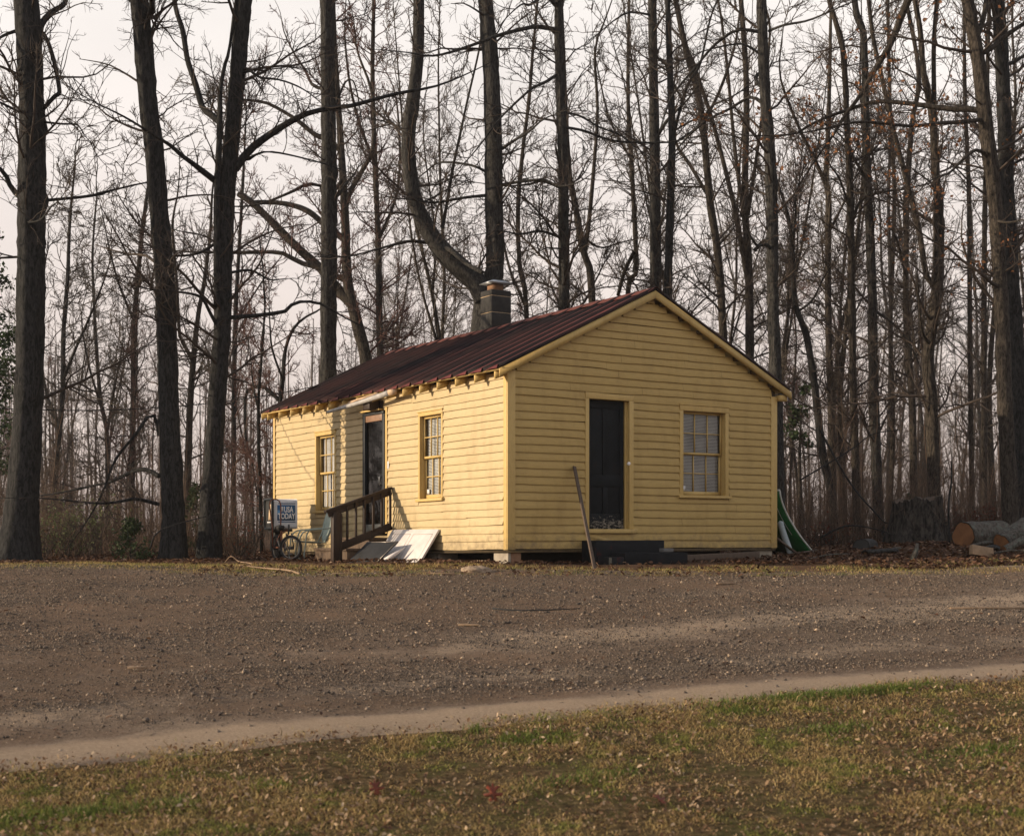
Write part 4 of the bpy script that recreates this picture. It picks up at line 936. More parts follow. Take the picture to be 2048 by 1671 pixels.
for pts, r, lab in (([P_(1640, 860, 25.2), P_(1700, 965, 24.9), P_(1760, 1035, 24.6), P_(1775, 1046, 24.5)], .022, 'dark dead bough slanting down to the ground left of the stump'),
                    ([P_(1600, 960, 25.0), P_(1700, 900, 25.3), P_(1745, 868, 25.4), P_(1800, 860, 25.6)], .016, 'thin bare bough rising right across the trunks behind the green sheet'),
                    ([P_(1640, 1075, 24.4), P_(1690, 1052, 24.3), P_(1740, 1055, 24.3), P_(1790, 1070, 24.3)], .02, 'low dark arching bough on the leaves left of the stump'),
                    ([P_(1899, 1085, 24.2), P_(1897, 1010, 24.2), P_(1903, 960, 24.2), P_(1902, 922, 24.2)], .022, 'thin dark upright dead pole between the stump and the sawn log')):
    stick('dead_bough', pts, r, M['bark_dark'], lab, 'branch')
stick('dead_bough', [P_(840//2.786+0, 1096, 23.0), P_(310, 1070, 23.0), P_(340, 1052, 23.2), P_(420, 1030, 23.4), P_(447, 1024, 23.5)], .018, M['bark_grey'], 'pale bent dead bough on the ground between the left trunks', 'branch')
for (px, Y, an, ln, r_, lab) in ((1968, 23.0, .4, .5, .045, 'short barky branch piece lying against the foot of the sawn log'), (2015, 21.5, -.5, .6, .02, 'thin grey stick on the leaves before the split firewood piece'), (1790, 22.6, .9, .5, .03, 'grey broken stick on the leaves before the stump'), (1660, 22.0, .2, .7, .016, 'thin stick on the leaves right of the green sheet')):
    c = np.array(gpx(px, 0, Y, .05)); d_ = np.array([math.cos(an), math.sin(an), .12])*ln/2; stick('broken_stick', [c - d_, c + (0, 0, .03), c + d_], r_, M['bark_lichen'], lab, 'stick', 8)
for (px, Y, an, lab) in ((1985, 22.1, 1.2, 'dark bark slab leaning on the sawn log at the right'), (1760, 22.3, .3, 'curled bark slab on the leaves left of the stump')):
    c = np.array(gpx(px, 0, Y, .03)); a = np.linspace(-.9, .9, 9); V = []
    for t in (-.28, .28):
        for x in a: V.append(c + np.array([math.cos(an)*t - math.sin(an)*.14*math.sin(x), math.sin(an)*t + math.cos(an)*.14*math.sin(x), .10*math.cos(x) - .04 + .05*t]))
    q = np.arange(8); mb = MB(); mb.add(V, [np.stack([q, q+1, q+10, q+9], -1)]); o = mb.build('bark_slab', M['bark_grey'], None, smooth=True); s_ = o.modifiers.new('t', 'SOLIDIFY'); s_.thickness = .02; tag(o, lab, 'bark')
# overhead cable from the house to the left
mb = MB(); a = hw(1.4, 8.9, 3.45); b_ = at(-60, 812, 25.5); mid = [(a*(1-t) + b_*t) - np.array([0, 0, .28*4*t*(1-t)]) for t in np.linspace(0, 1, 24)]
mb.tube(mid, .011, 6); tag(mb.build('overhead_cable', M['wire'], None, smooth=True), 'black overhead cable running from behind the house roof out to the left', 'cable')

# ------------------------------------------------------------------ trees
def nrm(a): return a / (np.linalg.norm(a, axis=-1, keepdims=True) + 1e-12)

def vtubes(mb, P, R, k):
    """P (N,S,3), R (N,S): many tubes at once"""
    N, S, _ = P.shape
    if N == 0: return
    T = np.gradient(P, axis=1) if S > 2 else np.repeat(P[:, 1:] - P[:, :1], 2, 1); T = nrm(T)
    m = nrm(P[:, -1] - P[:, 0]); ref = np.where((np.abs(m[:, 2]) < .75)[:, None], [[.05, .1, 1.]], [[1., .15, .05]])[:, None, :]
    U = nrm(np.cross(T, ref)); Wv = np.cross(T, U); a = np.arange(k)*2*math.pi/k
    V = P[:, :, None] + (U[:, :, None]*np.cos(a)[None, None, :, None] + Wv[:, :, None]*np.sin(a)[None, None, :, None])*R[:, :, None, None]
    n, s, j = np.meshgrid(np.arange(N), np.arange(S-1), np.arange(k), indexing='ij'); j2 = (j+1) % k; b = n*S*k
    F = np.stack([b+s*k+j, b+s*k+j2, b+(s+1)*k+j2, b+(s+1)*k+j], -1).reshape(-1, 4); mb.add(V.reshape(-1, 3), [F])

def grow(P0, D, Ln, R0, S, wander, up, r, tip=.25):
    P = np.empty((len(P0), S+1, 3)); P[:, 0] = P0; d = nrm(D); st = (Ln/S)[:, None]
    for i in range(S):
        d = nrm(d + r.normal(0, wander, d.shape) + np.array([0, 0, up])); P[:, i+1] = P[:, i] + d*st
    R = R0[:, None]*np.linspace(1, tip, S+1)[None]; return P, R

def kids(P, R, n, r, t0, t1, ang, la, lb, rf, rmax, rmin, upb=.0, weight=None, taper=.5, absolute=False):
    """n children starting along the parents"""
    N, S1, _ = P.shape; ln = np.linalg.norm(np.diff(P, axis=1), axis=2).sum(1)
    w = ln if weight is None else weight; idx = r.choice(N, n, p=w/w.sum()); t = r.uniform(t0, t1, n); f = t*(S1-1); i = np.minimum(f.astype(int), S1-2); u = (f - i)[:, None]
    p = P[idx, i]*(1-u) + P[idx, i+1]*u; tan = nrm(P[idx, i+1] - P[idx, i]); rp_ = R[idx, i]*(1-u[:, 0]) + R[idx, i+1]*u[:, 0]
    q = nrm(np.cross(tan, nrm(r.normal(0, 1, (n, 3))))); an = r.normal(ang, .22, n)[:, None]; d = tan*np.cos(an) + q*np.sin(an) + np.array([0, 0, upb])
    L_ = r.uniform(la, lb, n)*(1 if absolute else ln[idx])*(1 - taper*t); return p, d, L_, np.clip(rp_*rf, rmin, rmax)

def resamp(P, R, n=28):
    P = np.asarray(P, float); R = np.asarray(R, float); s = np.concatenate([[0], np.cumsum(np.linalg.norm(np.diff(P, axis=0), axis=1))]); s /= s[-1]; t = np.linspace(0, 1, n)
    # smooth through the control points
    D = arcp(P, 8); sd = np.concatenate([[0], np.cumsum(np.linalg.norm(np.diff(D, axis=0), axis=1))]); sd /= sd[-1]
    return np.stack([np.interp(t, sd, D[:, c]) for c in range(3)], -1), np.interp(t, s, R)

def crown_mesh(carriers, r, zmin, n1, l1=(1.2, 3.0), twig=.005, ang=1.1, up1=.03, n2=6, n3=5, zmax=99, wander=.16, r1=.30, upb=.15):
    """carriers: list of (P,R); returns a mesh builder with three orders of branches"""
    C = [resamp(P, R) for P, R in carriers]; P = np.stack([c[0] for c in C]); R = np.stack([c[1] for c in C])
    mb = MB(); p, d, ln, rr = kids(P, R, n1*3, r, .0, 1.0, ang, l1[0], l1[1], r1, .055, twig*2.2, upb, absolute=True, taper=.45)
    ok = (p[:, 2] > zmin) & (p[:, 2] < zmax); k = np.where(ok)[0][:n1]; p, d, ln, rr = p[k], d[k], ln[k], rr[k]
    if len(k) == 0: return mb
    rr = np.minimum(rr, ln*.013 + .006)
    P1, R1 = grow(p, d, ln, rr, 7, wander, up1, r); vtubes(mb, P1, R1, 5)
    p, d, ln, rr = kids(P1, R1, len(k)*n2, r, .15, 1, .85, .25, .6, .6, .02, twig*1.5, .06)
    P2, R2 = grow(p, d, ln, rr, 5, wander*1.2, .04, r, .4); vtubes(mb, P2, R2, 4)
    p, d, ln, rr = kids(P2, R2, len(k)*n2*n3, r, .2, 1, .75, .3, .7, .7, twig*1.3, twig, .08)
    P3, R3 = grow(p, d, ln, rr, 3, wander*1.3, .05, r, .55); vtubes(mb, P3, R3, 3); mb.tips = P3[:, -1]; return mb

def trunk_mesh(P, R, k=14, n=40, flare=0.0, seed=0, relief=0.0):
    P, R = resamp(P, R, n); r = np.random.default_rng(seed); mb = MB(); R = R*(1 + (vnoise(np.arange(n)*.9, np.arange(n)*0., seed) - .5)*.08)
    T = nrm(np.gradient(P, axis=0)); U = nrm(np.cross(T, [1., .12, .05])); Wv = np.cross(T, U); a = np.arange(k)*2*math.pi/k
    s = np.concatenate([[0], np.cumsum(np.linalg.norm(np.diff(P, axis=0), axis=1))])
    fl = 1 + flare*np.exp(-s/.35)[:, None]*(1 + .45*np.sin(a*4 + seed)[None]) + .03*np.sin(a*3 + seed)[None] + .02*np.sin(a*7)[None]*np.ones((n, 1))
    if relief:
        A_, S_ = np.meshgrid(a, s); w = A_ + .25*(vnoise(S_*1.1, A_*0, seed) - .5)
        rd = np.abs(vnoise(w*7, S_*2.6, seed+1) - .5)*2 + .6*np.abs(vnoise(w*15, S_*6, seed+2) - .5)*2
        fl = fl + relief*(rd - .7)/R[:, None]*.5
        for _ in range(7):
            a0, s0_, am = r.uniform(0, 6.28), r.uniform(.5, s[-1]*.6), r.uniform(.1, .3); fl = fl + am*np.exp(-((np.angle(np.exp(1j*(A_ - a0))))/.35)**2 - ((S_ - s0_)/.10)**2)
    V = P[:, None] + (U[:, None]*np.cos(a)[None, :, None] + Wv[:, None]*np.sin(a)[None, :, None])*(R[:, None]*fl)[:, :, None]
    I, J = np.meshgrid(np.arange(n-1), np.arange(k), indexing='ij'); J2 = (J+1) % k
    mb.add(V.reshape(-1, 3), [np.stack([I*k+J, I*k+J2, (I+1)*k+J2, (I+1)*k+J], -1).reshape(-1, 4)]); return mb

def leaf_quads(mb, C, size, r, droop=.3):
    """small folded leaves at points C"""
    n = len(C)
    if n == 0: return
    a = nrm(r.normal(0, 1, (n, 3)) + [0, 0, -droop]); b_ = nrm(np.cross(a, r.normal(0, 1, (n, 3)))); c = np.cross(a, b_); s = size*r.uniform(.6, 1.3, n)[:, None]
    V = np.stack([C, C + a*s*.5 + b_*s*.32 + c*s*.12, C + a*s, C + a*s*.5 - b_*s*.32 + c*s*.12], 1).reshape(-1, 3); i = np.arange(n)*4
    mb.add(V, [np.stack([i, i+1, i+2], -1), np.stack([i, i+2, i+3], -1)])

def hero(label, Y, pts, widths, limbs=(), bark='bark_grey', twig='twig', n1=40, l1=(1.0, 2.8), zmin=2.2, top=17, flare=.06, group='bare trees round the house', seed=1, tw=None, second=None, n2=6, n3=5, leaves=None, up1=.03, ang=1.1, tilt=0.0, lim_n=10):
    """trunk and limbs through points measured on the photo, at distance Y; grown on to full height"""
    r = np.random.default_rng(seed); q = [at(px, min(py, 1080), Y + tilt*(1080 - py)/1080) for px, py in pts]; rad = [w/2/FPX*Y for w in widths]
    bx, by = q[0][0], q[0][1]; bz = h1(bx, by); q[0] = np.array([bx, by, bz - .12])
    base = np.array([bx, by, bz]); tw = tw or .0042*Y/24
    def extend(q, rad, top):
        z = q[-1][2] - bz
        if z >= top - 1: d = nrm(q[-1] - q[-2]); q = q + [q[-1] + d*.5, q[-1] + d*1.1]; rad = rad + [rad[-1]*.6, rad[-1]*.15]
        if z < top - 1:
            d = nrm(q[-1] - q[-2]); rr = rad[-1]; p = q[-1]; k = 4; h = (top - z)/k
            for i in range(k):
                d = nrm(d*.8 + np.array([r.normal(0, .12), r.normal(0, .12), .5])); p = p + d*h; q = q + [p]; rad = rad + [max(.012, rr*(1 - (i+1)/(k+.15)))]
        return q, rad
    q, rad = extend(q, rad, top); e = empty(TREE, tuple(base), label, 'tree', group)
    T = lambda mb: [V.__isub__(base) for V in mb.V] and mb
    o = T(trunk_mesh(q, rad, 44 if Y < 32 else 18, 170 if Y < 32 else 60, flare, seed, .045 if Y < 32 else .02)).build('trunk', M[bark], e, smooth=True); car = [(q, rad)]
    if second:
        for sp, sw in second:
            q2 = [at(px, py, Y - .15) for px, py in sp]; r2 = [w/2/FPX*Y for w in sw]; q2, r2 = extend(q2, r2, top - 1.5)
            T(trunk_mesh(q2, r2, 26, 90, 0, seed+3, .022)).build('limb', M[bark], e, smooth=True); car.append((q2, r2))
    lc_ = []
    for lp_, lw in limbs:
        dy = r.uniform(-1.6, 1.2); n = len(lp_); q2 = [at(px, py, Y + dy*(i/(n-1))) for i, (px, py) in enumerate(lp_)]; r2 = list(np.linspace(lw[0], lw[1], n)/2/FPX*Y)
        if lw[1] < lw[0] and lw[1] < 8:
            dd = nrm(q2[-1] - q2[-2])
            for i in range(3): dd = nrm(dd + r.normal(0, .16, 3)); q2.append(q2[-1] + dd*(.25 + 18*r2[n-1])); r2.append(r2[n-1]*(.62, .33, .1)[i])
        T(trunk_mesh(q2, r2, 8, 22, 0, seed+7)).build('limb', M[bark], e, smooth=True); lc_.append((q2, r2))
    mb = crown_mesh(car, r, bz + zmin, n1, l1, tw, n2=n2, n3=n3, up1=up1, ang=ang); tips = getattr(mb, 'tips', np.zeros((0, 3)))
    if lc_:
        m2 = crown_mesh(lc_, r, bz + .6, lim_n*len(lc_), (.5, 1.6), tw, ang=.85, n2=5, n3=4)
        if m2.V: mb.add(*m2.data()); tips = np.concatenate([tips, m2.tips])
    if mb.V: T(mb).build('crown', M[twig], e)
    if leaves:
        lm, n_, size = leaves; k = r.choice(len(tips), min(n_, len(tips)), replace=False); m3 = MB(); leaf_quads(m3, tips[k], size, r); lo = T(m3).build('leaves', M[lm], e); tag(lo, kind='stuff')
    return e
TREE = 'bare_tree'
B = 1080
hero('thick straight furrowed trunk at the left edge of the photo, flared at its foot', 24.0, [(34,B),(44,1000),(56,811),(61,600),(64,300),(63,215),(56,60),(52,0),(48,-60)], [86,62,56,55,53,50,50,48,46],
     [([(78,80),(84,47),(107,22),(128,8),(140,-30)], (14,9)), ([(86,218),(112,190),(119,186),(111,136),(98,90),(86,66)], (9,8)), ([(42,395),(22,375),(8,345),(-20,325)], (13,7)), ([(34,410),(80,402),(180,392),(215,383),(260,372),(300,364)], (8,3)), ([(40,60),(10,70),(-25,90)], (8,4)), ([(40,225),(0,205),(-40,190)], (6,3)), ([(86,244),(125,248),(155,250),(170,272)], (5,2)), ([(45,445),(80,440),(101,415)], (5,3))],
     'bark_dark', n1=46, flare=.32, seed=11, zmin=2.6, top=19)
hero('dark trunk leaning left, second of the big trunks from the left edge', 24.6, [(345,B),(346,1040),(338,850),(329,560),(317,420),(308,300),(297,215),(280,20),(272,-60)], [54,44,41,39,38,37,36,36,34],
     [([(318,952),(290,938),(260,945),(225,962),(190,970),(120,985)], (10,4)), ([(318,1008),(270,997),(240,1003),(190,1006),(112,998)], (8,3)), ([(318,870),(312,840),(300,828),(270,870),(230,920),(205,985)], (9,4)), ([(300,30),(304,10),(296,-30)], (14,8))],
     'bark_dark', n1=62, flare=.25, seed=12, zmin=3.0, top=19)
hero('dark trunk leaning right beside the left-leaning one, carrying a long right limb', 25.2, [(417,B),(424,960),(438,735),(444,668),(446,560),(453,400),(466,250),(478,110),(488,0),(496,-60)], [50,37,34,34,34,32,31,30,30,30],
     [([(470,338),(490,310),(510,290),(556,258),(590,238),(617,226),(660,216),(700,212),(790,188)], (17,7)), ([(440,245),(420,228),(405,215),(390,165),(375,120),(365,60),(352,20),(345,-30)], (14,9)), ([(436,365),(410,345),(390,330),(365,312),(340,290),(320,278)], (12,6)), ([(452,635),(520,630),(574,621),(585,607),(603,603),(620,603),(640,607)], (9,5)), ([(436,655),(420,625),(405,597),(385,588),(350,583)], (8,4)), ([(466,322),(500,318),(520,305),(560,306),(640,325)], (6,3)), ([(478,150),(500,142),(520,155),(560,160),(600,175)], (6,3)), ([(440,480),(400,505),(360,512),(330,510)], (7,3)), ([(462,545),(500,540),(530,555),(545,560)], (6,3))],
     'bark_dark', n1=70, flare=.25, seed=13, zmin=2.5, top=19, second=[([(434,610),(434,480),(434,400),(438,300),(440,240),(441,180),(452,120),(460,90)], [15,13,13,12,11,9,7,6])])
hero('straight grey trunk rising behind the left half of the rusty roof', 31.0, [(655,B),(656,760),(658,400),(655,100),(654,-60)], [36,33,31,28,26], [([(672,210),(690,165),(705,160),(715,190)], (5,3)), ([(672,395),(690,370),(705,352)], (7,4))], 'bark_grey', n1=30, seed=14, zmin=5, l1=(.6, 1.9), top=20)
hero('pale tree with long arching limbs behind the straight grey trunk', 36.0, [(735,B),(735,760),(715,650),(695,560),(690,420),(680,260),(670,100),(665,-40)], [26,26,24,20,16,13,10,8],
     [([(705,610),(660,560),(640,535),(600,500),(560,460),(520,420),(497,400),(477,388)], (22,12)), ([(690,480),(650,450),(620,425),(590,412),(550,405),(500,405)], (14,9)), ([(690,560),(642,537),(600,525),(570,508),(540,504),(475,505)], (12,7)), ([(690,420),(700,385),(725,340),(745,300),(748,220),(740,170)], (11,6)), ([(690,400),(680,360),(672,380),(645,390),(640,370),(610,370),(580,385)], (10,6)), ([(680,300),(655,280),(630,270),(600,245),(570,225),(530,205),(490,200)], (12,5)), ([(676,200),(650,180),(625,170),(610,140),(590,110)], (9,4))],
     'bark_warm', 'twig_red', n1=46, seed=15, zmin=3, top=17, n2=7)
hero('forked tree behind the chimney, one limb sweeping far out to the left', 29.5, [(963,B),(964,700),(966,640),(975,590),(990,536),(988,400),(987,268),(981,115),(971,0),(968,-60)], [52,46,44,42,37,36,35,32,29,28],
     [([(870,488),(820,482),(770,494),(700,512)], (8,3)), ([(885,455),(895,400),(905,340),(920,270),(935,200),(960,90)], (7,4)), ([(975,345),(940,330),(880,325),(850,345)], (6,3)), ([(1000,300),(1030,280),(1060,262),(1085,240)], (7,3)), ([(870,490),(900,500),(930,525),(965,545)], (10,8)), ([(1000,370),(1050,362),(1090,360),(1118,372)], (7,4)), ([(980,390),(930,395),(870,405),(830,400)], (7,3))],
     'bark_grey', n1=76, seed=16, zmin=4, top=20, flare=.15, second=[([(968,600),(954,567),(930,545),(908,525),(888,505),(870,483),(850,450),(835,417),(825,380),(820,345),(816,300),(818,250),(828,184),(836,96),(837,0),(838,-60)], [42,42,41,39,37,35,32,31,30,29,28,27,26,24,22,21])], l1=(1, 2.6))
hero('straight trunk right of the forked tree, rising over the middle of the roof ridge', 30.0, [(1128,B),(1128,613),(1126,345),(1120,153),(1117,0),(1115,-60)], [25,22,20,19,17,16],
     [([(1114,60),(1080,54),(1060,55),(1000,70),(960,85),(900,105),(860,112)], (10,4)), ([(1116,148),(1090,165),(1060,180),(1000,237),(960,290)], (7,3)), ([(1132,255),(1170,262),(1230,282),(1330,285)], (6,4)), ([(1130,225),(1160,232),(1200,255),(1240,270)], (5,3)), ([(1120,375),(1085,362),(1060,368),(1010,372)], (7,3)), ([(1122,475),(1080,462),(1040,468),(1000,462)], (6,3)), ([(1110,10),(1090,-8),(1060,10)], (9,5))],
     'bark_grey', n1=64, seed=17, zmin=5, top=19)
hero('slender trunk with sideways fork just right of the straight ridge trunk', 36.0, [(1190,B),(1184,597),(1165,498),(1149,402),(1138,345),(1130,200),(1125,60),(1120,-40)], [16,15,14,13,12,10,8,7], [([(1170,500),(1178,440),(1188,330),(1195,220),(1190,100)], (10,5)), ([(1160,470),(1200,495),(1240,485)], (6,3))], 'bark_warm', n1=44, seed=18, zmin=4, top=17)
hero('left trunk of the close pair standing behind the gable peak', 33.0, [(1313,B),(1311,584),(1309,300),(1304,0),(1302,-60)], [25,23,21,17,16], [([(1316,270),(1335,240),(1350,225)], (8,5)), ([(1304,110),(1330,128),(1342,160)], (6,4)), ([(1300,30),(1260,25),(1230,40)], (5,3))], 'bark_grey', n1=40, seed=19, zmin=5, top=19)
hero('right trunk of the close pair standing behind the gable peak', 32.0, [(1334,B),(1336,584),(1344,292),(1340,150),(1335,0),(1332,-60)], [19,17,15,13,11,10], [([(1340,300),(1360,220),(1380,160),(1400,130),(1420,40)], (7,4)), ([(1343,290),(1400,250),(1420,215),(1470,190)], (5,3))], 'bark_dark', n1=40, seed=20, zmin=5, top=18)
hero('slim trunk leaning left behind the right slope of the roof', 34.0, [(1462,B),(1442,584),(1420,402),(1408,270),(1395,183),(1372,100),(1351,0),(1340,-60)], [19,16,15,14,13,12,10,9], [([(1405,250),(1440,180),(1470,90),(1480,20)], (7,4)), ([(1418,395),(1380,330),(1350,280),(1345,190)], (8,5))], 'bark_warm', n1=46, seed=21, zmin=5, top=18)
hero('many-stemmed slender tree between the leaning slim trunk and the big trunk at the house corner', 38.0, [(1499,B),(1499,600),(1490,400),(1493,180),(1482,0),(1478,-50)], [20,17,14,12,10,9], [([(1495,560),(1470,420),(1430,260),(1405,180),(1385,120)], (11,6)), ([(1490,450),(1470,300),(1455,140),(1440,20)], (9,5)), ([(1496,430),(1515,300),(1530,180),(1540,60)], (8,5)), ([(1510,500),(1530,480),(1545,490)], (8,5))], 'bark_warm', n1=50, seed=22, zmin=3, top=17)
hero('big straight trunk right against the right end of the roof', 29.0, [(1557,B),(1556,950),(1550,700),(1546,600),(1543,365),(1530,183),(1523,0),(1520,-60)], [28,25,23,23,23,22,20,19],
     [([(1526,207),(1510,196),(1497,195),(1455,220),(1413,241),(1369,281)], (8,4)), ([(1520,64),(1490,60),(1468,62),(1428,91),(1395,130),(1344,192)], (8,4)), ([(1524,112),(1505,98),(1480,88),(1430,96)], (6,3)), ([(1530,176),(1515,168),(1512,150),(1520,148)], (8,6)), ([(1538,62),(1570,50),(1620,40),(1690,10)], (6,3)), ([(1545,500),(1530,488),(1515,492),(1500,470)], (8,4))], 'bark_grey', n1=40, seed=23, zmin=4.5, top=20)
hero('crooked slim tree leaning left between the house corner and the pine sapling', 33.0, [(1672,B),(1663,987),(1645,903),(1630,777),(1613,672),(1590,601),(1584,484),(1576,430),(1560,380)], [18,17,16,15,13,11,9,7,5], [([(1600,620),(1625,600),(1645,560)], (5,3)), ([(1584,500),(1590,440),(1592,400)], (6,3))], 'bark_dark', n1=40, seed=24, zmin=1.5, top=9.5, l1=(.6, 1.9))
hero('slim forking trunk right of the crooked leaning tree', 36.0, [(1666,B),(1664,903),(1656,600),(1657,400),(1652,365),(1656,260),(1660,120),(1662,-20)], [16,14,13,12,11,9,7,5], [([(1652,370),(1625,310),(1600,260),(1575,200),(1560,150)], (9,4)), ([(1660,460),(1690,400),(1700,360)], (6,3))], 'bark_warm', 'twig_pale', n1=50, seed=25, zmin=2, top=16)
hero('straight slim trunk forking high, left one of the two before the stump', 31.0, [(1716,B),(1708,820),(1703,584),(1701,400),(1694,256),(1687,110),(1670,40),(1658,0),(1650,-60)], [16,15,14,13,12,11,10,9,8], [([(1706,440),(1722,400),(1760,385),(1810,378)], (7,4)), ([(1700,420),(1680,360),(1660,330)], (5,3))], 'bark_warm', n1=46, seed=26, zmin=2, top=18)
hero('straight brown trunk, right one of the two before the stump', 31.5, [(1760,B),(1748,820),(1744,584),(1737,400),(1735,365),(1731,200),(1727,73),(1712,20),(1705,-60)], [21,20,18,17,16,14,13,12,11], [([(1740,380),(1700,300),(1680,270)], (6,3)), ([(1748,620),(1800,660),(1835,720)], (6,3))], 'bark_grey', n1=46, seed=27, zmin=2, top=19)
hero('thin bent trunk standing just above the left rim of the stump', 38.0, [(1776,B),(1786,860),(1781,651),(1789,400),(1780,200),(1775,0)], [10,9,9,8,7,6], [], 'bark_warm', 'twig_pale', n1=44, seed=28, zmin=2, top=16)
hero('wavy slim trunk standing behind the middle of the stump', 34.0, [(1829,B),(1827,965),(1825,819),(1816,693),(1812,588),(1814,400),(1824,250),(1838,150),(1812,0),(1800,-50)], [16,15,14,14,12,11,10,9,8,7], [([(1814,560),(1800,500),(1790,470)], (6,3))], 'bark_warm', n1=46, seed=29, zmin=2, top=17)
hero('stout crooked trunk forking into long leaders above the stump', 29.0, [(1866,B),(1868,985),(1864,820),(1857,720),(1866,640),(1877,540),(1877,400),(1873,365),(1865,240),(1848,146),(1840,60),(1830,0),(1826,-50)], [27,25,24,23,23,22,19,16,13,11,10,9,8],
     [([(1870,575),(1852,548),(1838,460),(1815,369),(1800,310),(1790,274),(1768,175),(1746,73),(1735,-20)], (13,8)), ([(1877,420),(1872,300),(1868,180),(1868,80),(1875,-20)], (12,8)), ([(1862,690),(1845,665),(1838,600)], (8,4))], 'bark_warm', n1=52, seed=30, zmin=2.5, top=18, flare=.1)
hero('big oak trunk near the right edge, keeping some brown leaves, with two long left limbs', 25.0, [(2024,B),(2019,980),(2009,777),(2003,610),(1990,400),(1977,292),(1958,128),(1935,0),(1925,-60)], [35,31,29,28,28,29,27,25,24],
     [([(1966,222),(1935,218),(1900,218),(1848,211),(1800,205),(1749,203),(1720,212),(1683,224),(1629,245),(1592,267),(1555,271)], (13,4)), ([(1970,238),(1925,244),(1884,246),(1830,252),(1793,250),(1734,244),(1694,247),(1647,258)], (9,4)), ([(1966,106),(1985,95),(2000,80),(2025,62),(2060,40)], (11,8)), ([(1955,70),(1968,30),(1975,-30)], (12,9)), ([(1925,-60),(1870,-55),(1830,-20),(1812,8),(1800,40),(1780,90),(1762,120),(1750,140),(1735,165),(1718,195),(1690,230),(1670,265)], (20,6)), ([(1985,320),(1955,300),(1930,315),(1900,345),(1885,350)], (8,4)), ([(1990,440),(2015,445),(2045,440)], (6,3))],
     'bark_warm', n1=46, seed=31, zmin=3.5, top=19, leaves=('leaf_oak', 1500, .085), lim_n=9)
hero('dark straight trunk at the right edge, just behind the leafy oak trunk', 27.0, [(2038,B),(2038,940),(2030,640),(2025,584),(2013,365),(2005,146),(1996,0),(1993,-60)], [36,33,30,29,28,27,26,25], [([(2012,130),(2035,120),(2060,100)], (8,6)), ([(2020,330),(2045,318),(2070,300)], (6,4))], 'bark_dark', n1=40, seed=32, zmin=4, top=20)
hero('thin straight trunk seen left of the leafy oak, far above the sawn log', 38.0, [(1945,B),(1940,690),(1938,400),(1930,200),(1928,0)], [11,10,9,8,6], [], 'bark_warm', 'twig_pale', n1=46, seed=33, zmin=2, top=16)
hero('thin trunk pressed close to the left side of the leafy oak trunk', 36.0, [(1969,B),(1968,600),(1972,300),(1976,100),(1980,-20)], [12,11,9,8,7], [], 'bark_warm', n1=40, seed=34, zmin=2, top=17)
hero('pale forking tree between the left-edge trunk and the left-leaning trunk', 40.0, [(106,B),(108,990),(118,876),(126,775),(127,668),(135,560),(140,440),(150,330)], [13,11,10,10,9,8,6,4], [([(118,850),(104,815),(92,782),(80,700)], (8,4)), ([(126,760),(150,700),(185,620),(215,540)], (7,3))], 'bark_grey', 'twig_pale', n1=60, seed=35, zmin=1.5, top=12.5, l1=(.8, 2.4))
hero('grey slim trunk just left of the left-leaning dark trunk', 38.0, [(262,B),(264,973),(266,811),(268,668),(275,560),(286,450),(295,380),(305,300)], [13,12,11,11,10,8,6,4], [([(267,640),(235,560),(215,480)], (6,3))], 'bark_grey', 'twig_pale', n1=60, seed=36, zmin=1.5, top=12.5, l1=(.8, 2.4))
hero('thin wavy tree midway between the left-edge trunk and the left-leaning trunk', 44.0, [(217,B),(215,973),(213,860),(201,800),(193,700),(189,632),(185,520),(190,430)], [10,9,9,8,7,6,5,4], [([(205,820),(180,740),(165,660)], (6,3)), ([(215,860),(228,780),(245,690)], (6,3))], 'bark_grey', 'twig_pale', n1=60, seed=37, zmin=1.5, top=13, l1=(.8, 2.4))
hero('pale tree forking in a narrow fork between the two leaning dark trunks', 37.0, [(374,B),(375,973),(380,811),(387,716),(396,632),(409,560),(420,470),(425,380)], [16,15,13,12,9,8,6,4], [([(386,725),(372,695),(359,668),(353,560),(345,450)], (9,5))], 'bark_warm', 'twig_pale', n1=60, seed=38, zmin=1.5, top=13, l1=(.8, 2.4))
hero('thin grey tree just right of the right-leaning dark trunk', 40.0, [(466,B),(467,990),(468,780),(471,632),(478,500),(485,380),(490,280)], [12,11,10,9,7,6,4], [([(470,650),(500,600),(540,540)], (5,3))], 'bark_grey', 'twig_red', n1=70, seed=39, zmin=1.5, top=14, l1=(.8, 2.6))
hero('dark bent sapling rising just left of the house roof', 32.5, [(545,B),(552,900),(560,808),(566,757),(570,704),(585,660),(610,635),(640,618)], [10,10,10,9,7,6,5,3], [([(558,800),(530,775),(500,776),(490,800),(492,880),(505,930)], (9,4)), ([(566,760),(545,700),(540,650)], (5,3))], 'bark_dark', 'twig_red', n1=36, seed=40, zmin=1.0, top=7, l1=(.5, 1.6))
hero('thin dark sapling hugging the far left corner of the house', 30.0, [(524,B),(520,955),(517,811),(524,700),(530,610)], [7,6,6,5,3], [([(518,830),(505,760),(500,700)], (4,2))], 'bark_dark', 'twig_red', n1=30, seed=41, zmin=1.0, top=7, l1=(.5, 1.5))
hero('red-budded maple between the straight grey trunk and the sweeping limb', 38.0, [(775,B),(760,700),(757,500),(750,320),(745,150),(748,0),(750,-60)], [15,14,12,10,9,7,6], [([(757,480),(790,400),(800,320),(795,220)], (7,4)), ([(750,330),(720,250),(700,170),(690,80)], (7,4))], 'bark_warm', 'twig_red', n1=80, seed=42, zmin=4, top=17, l1=(1, 3), n2=7, leaves=('shrub_red', 2600, .05))
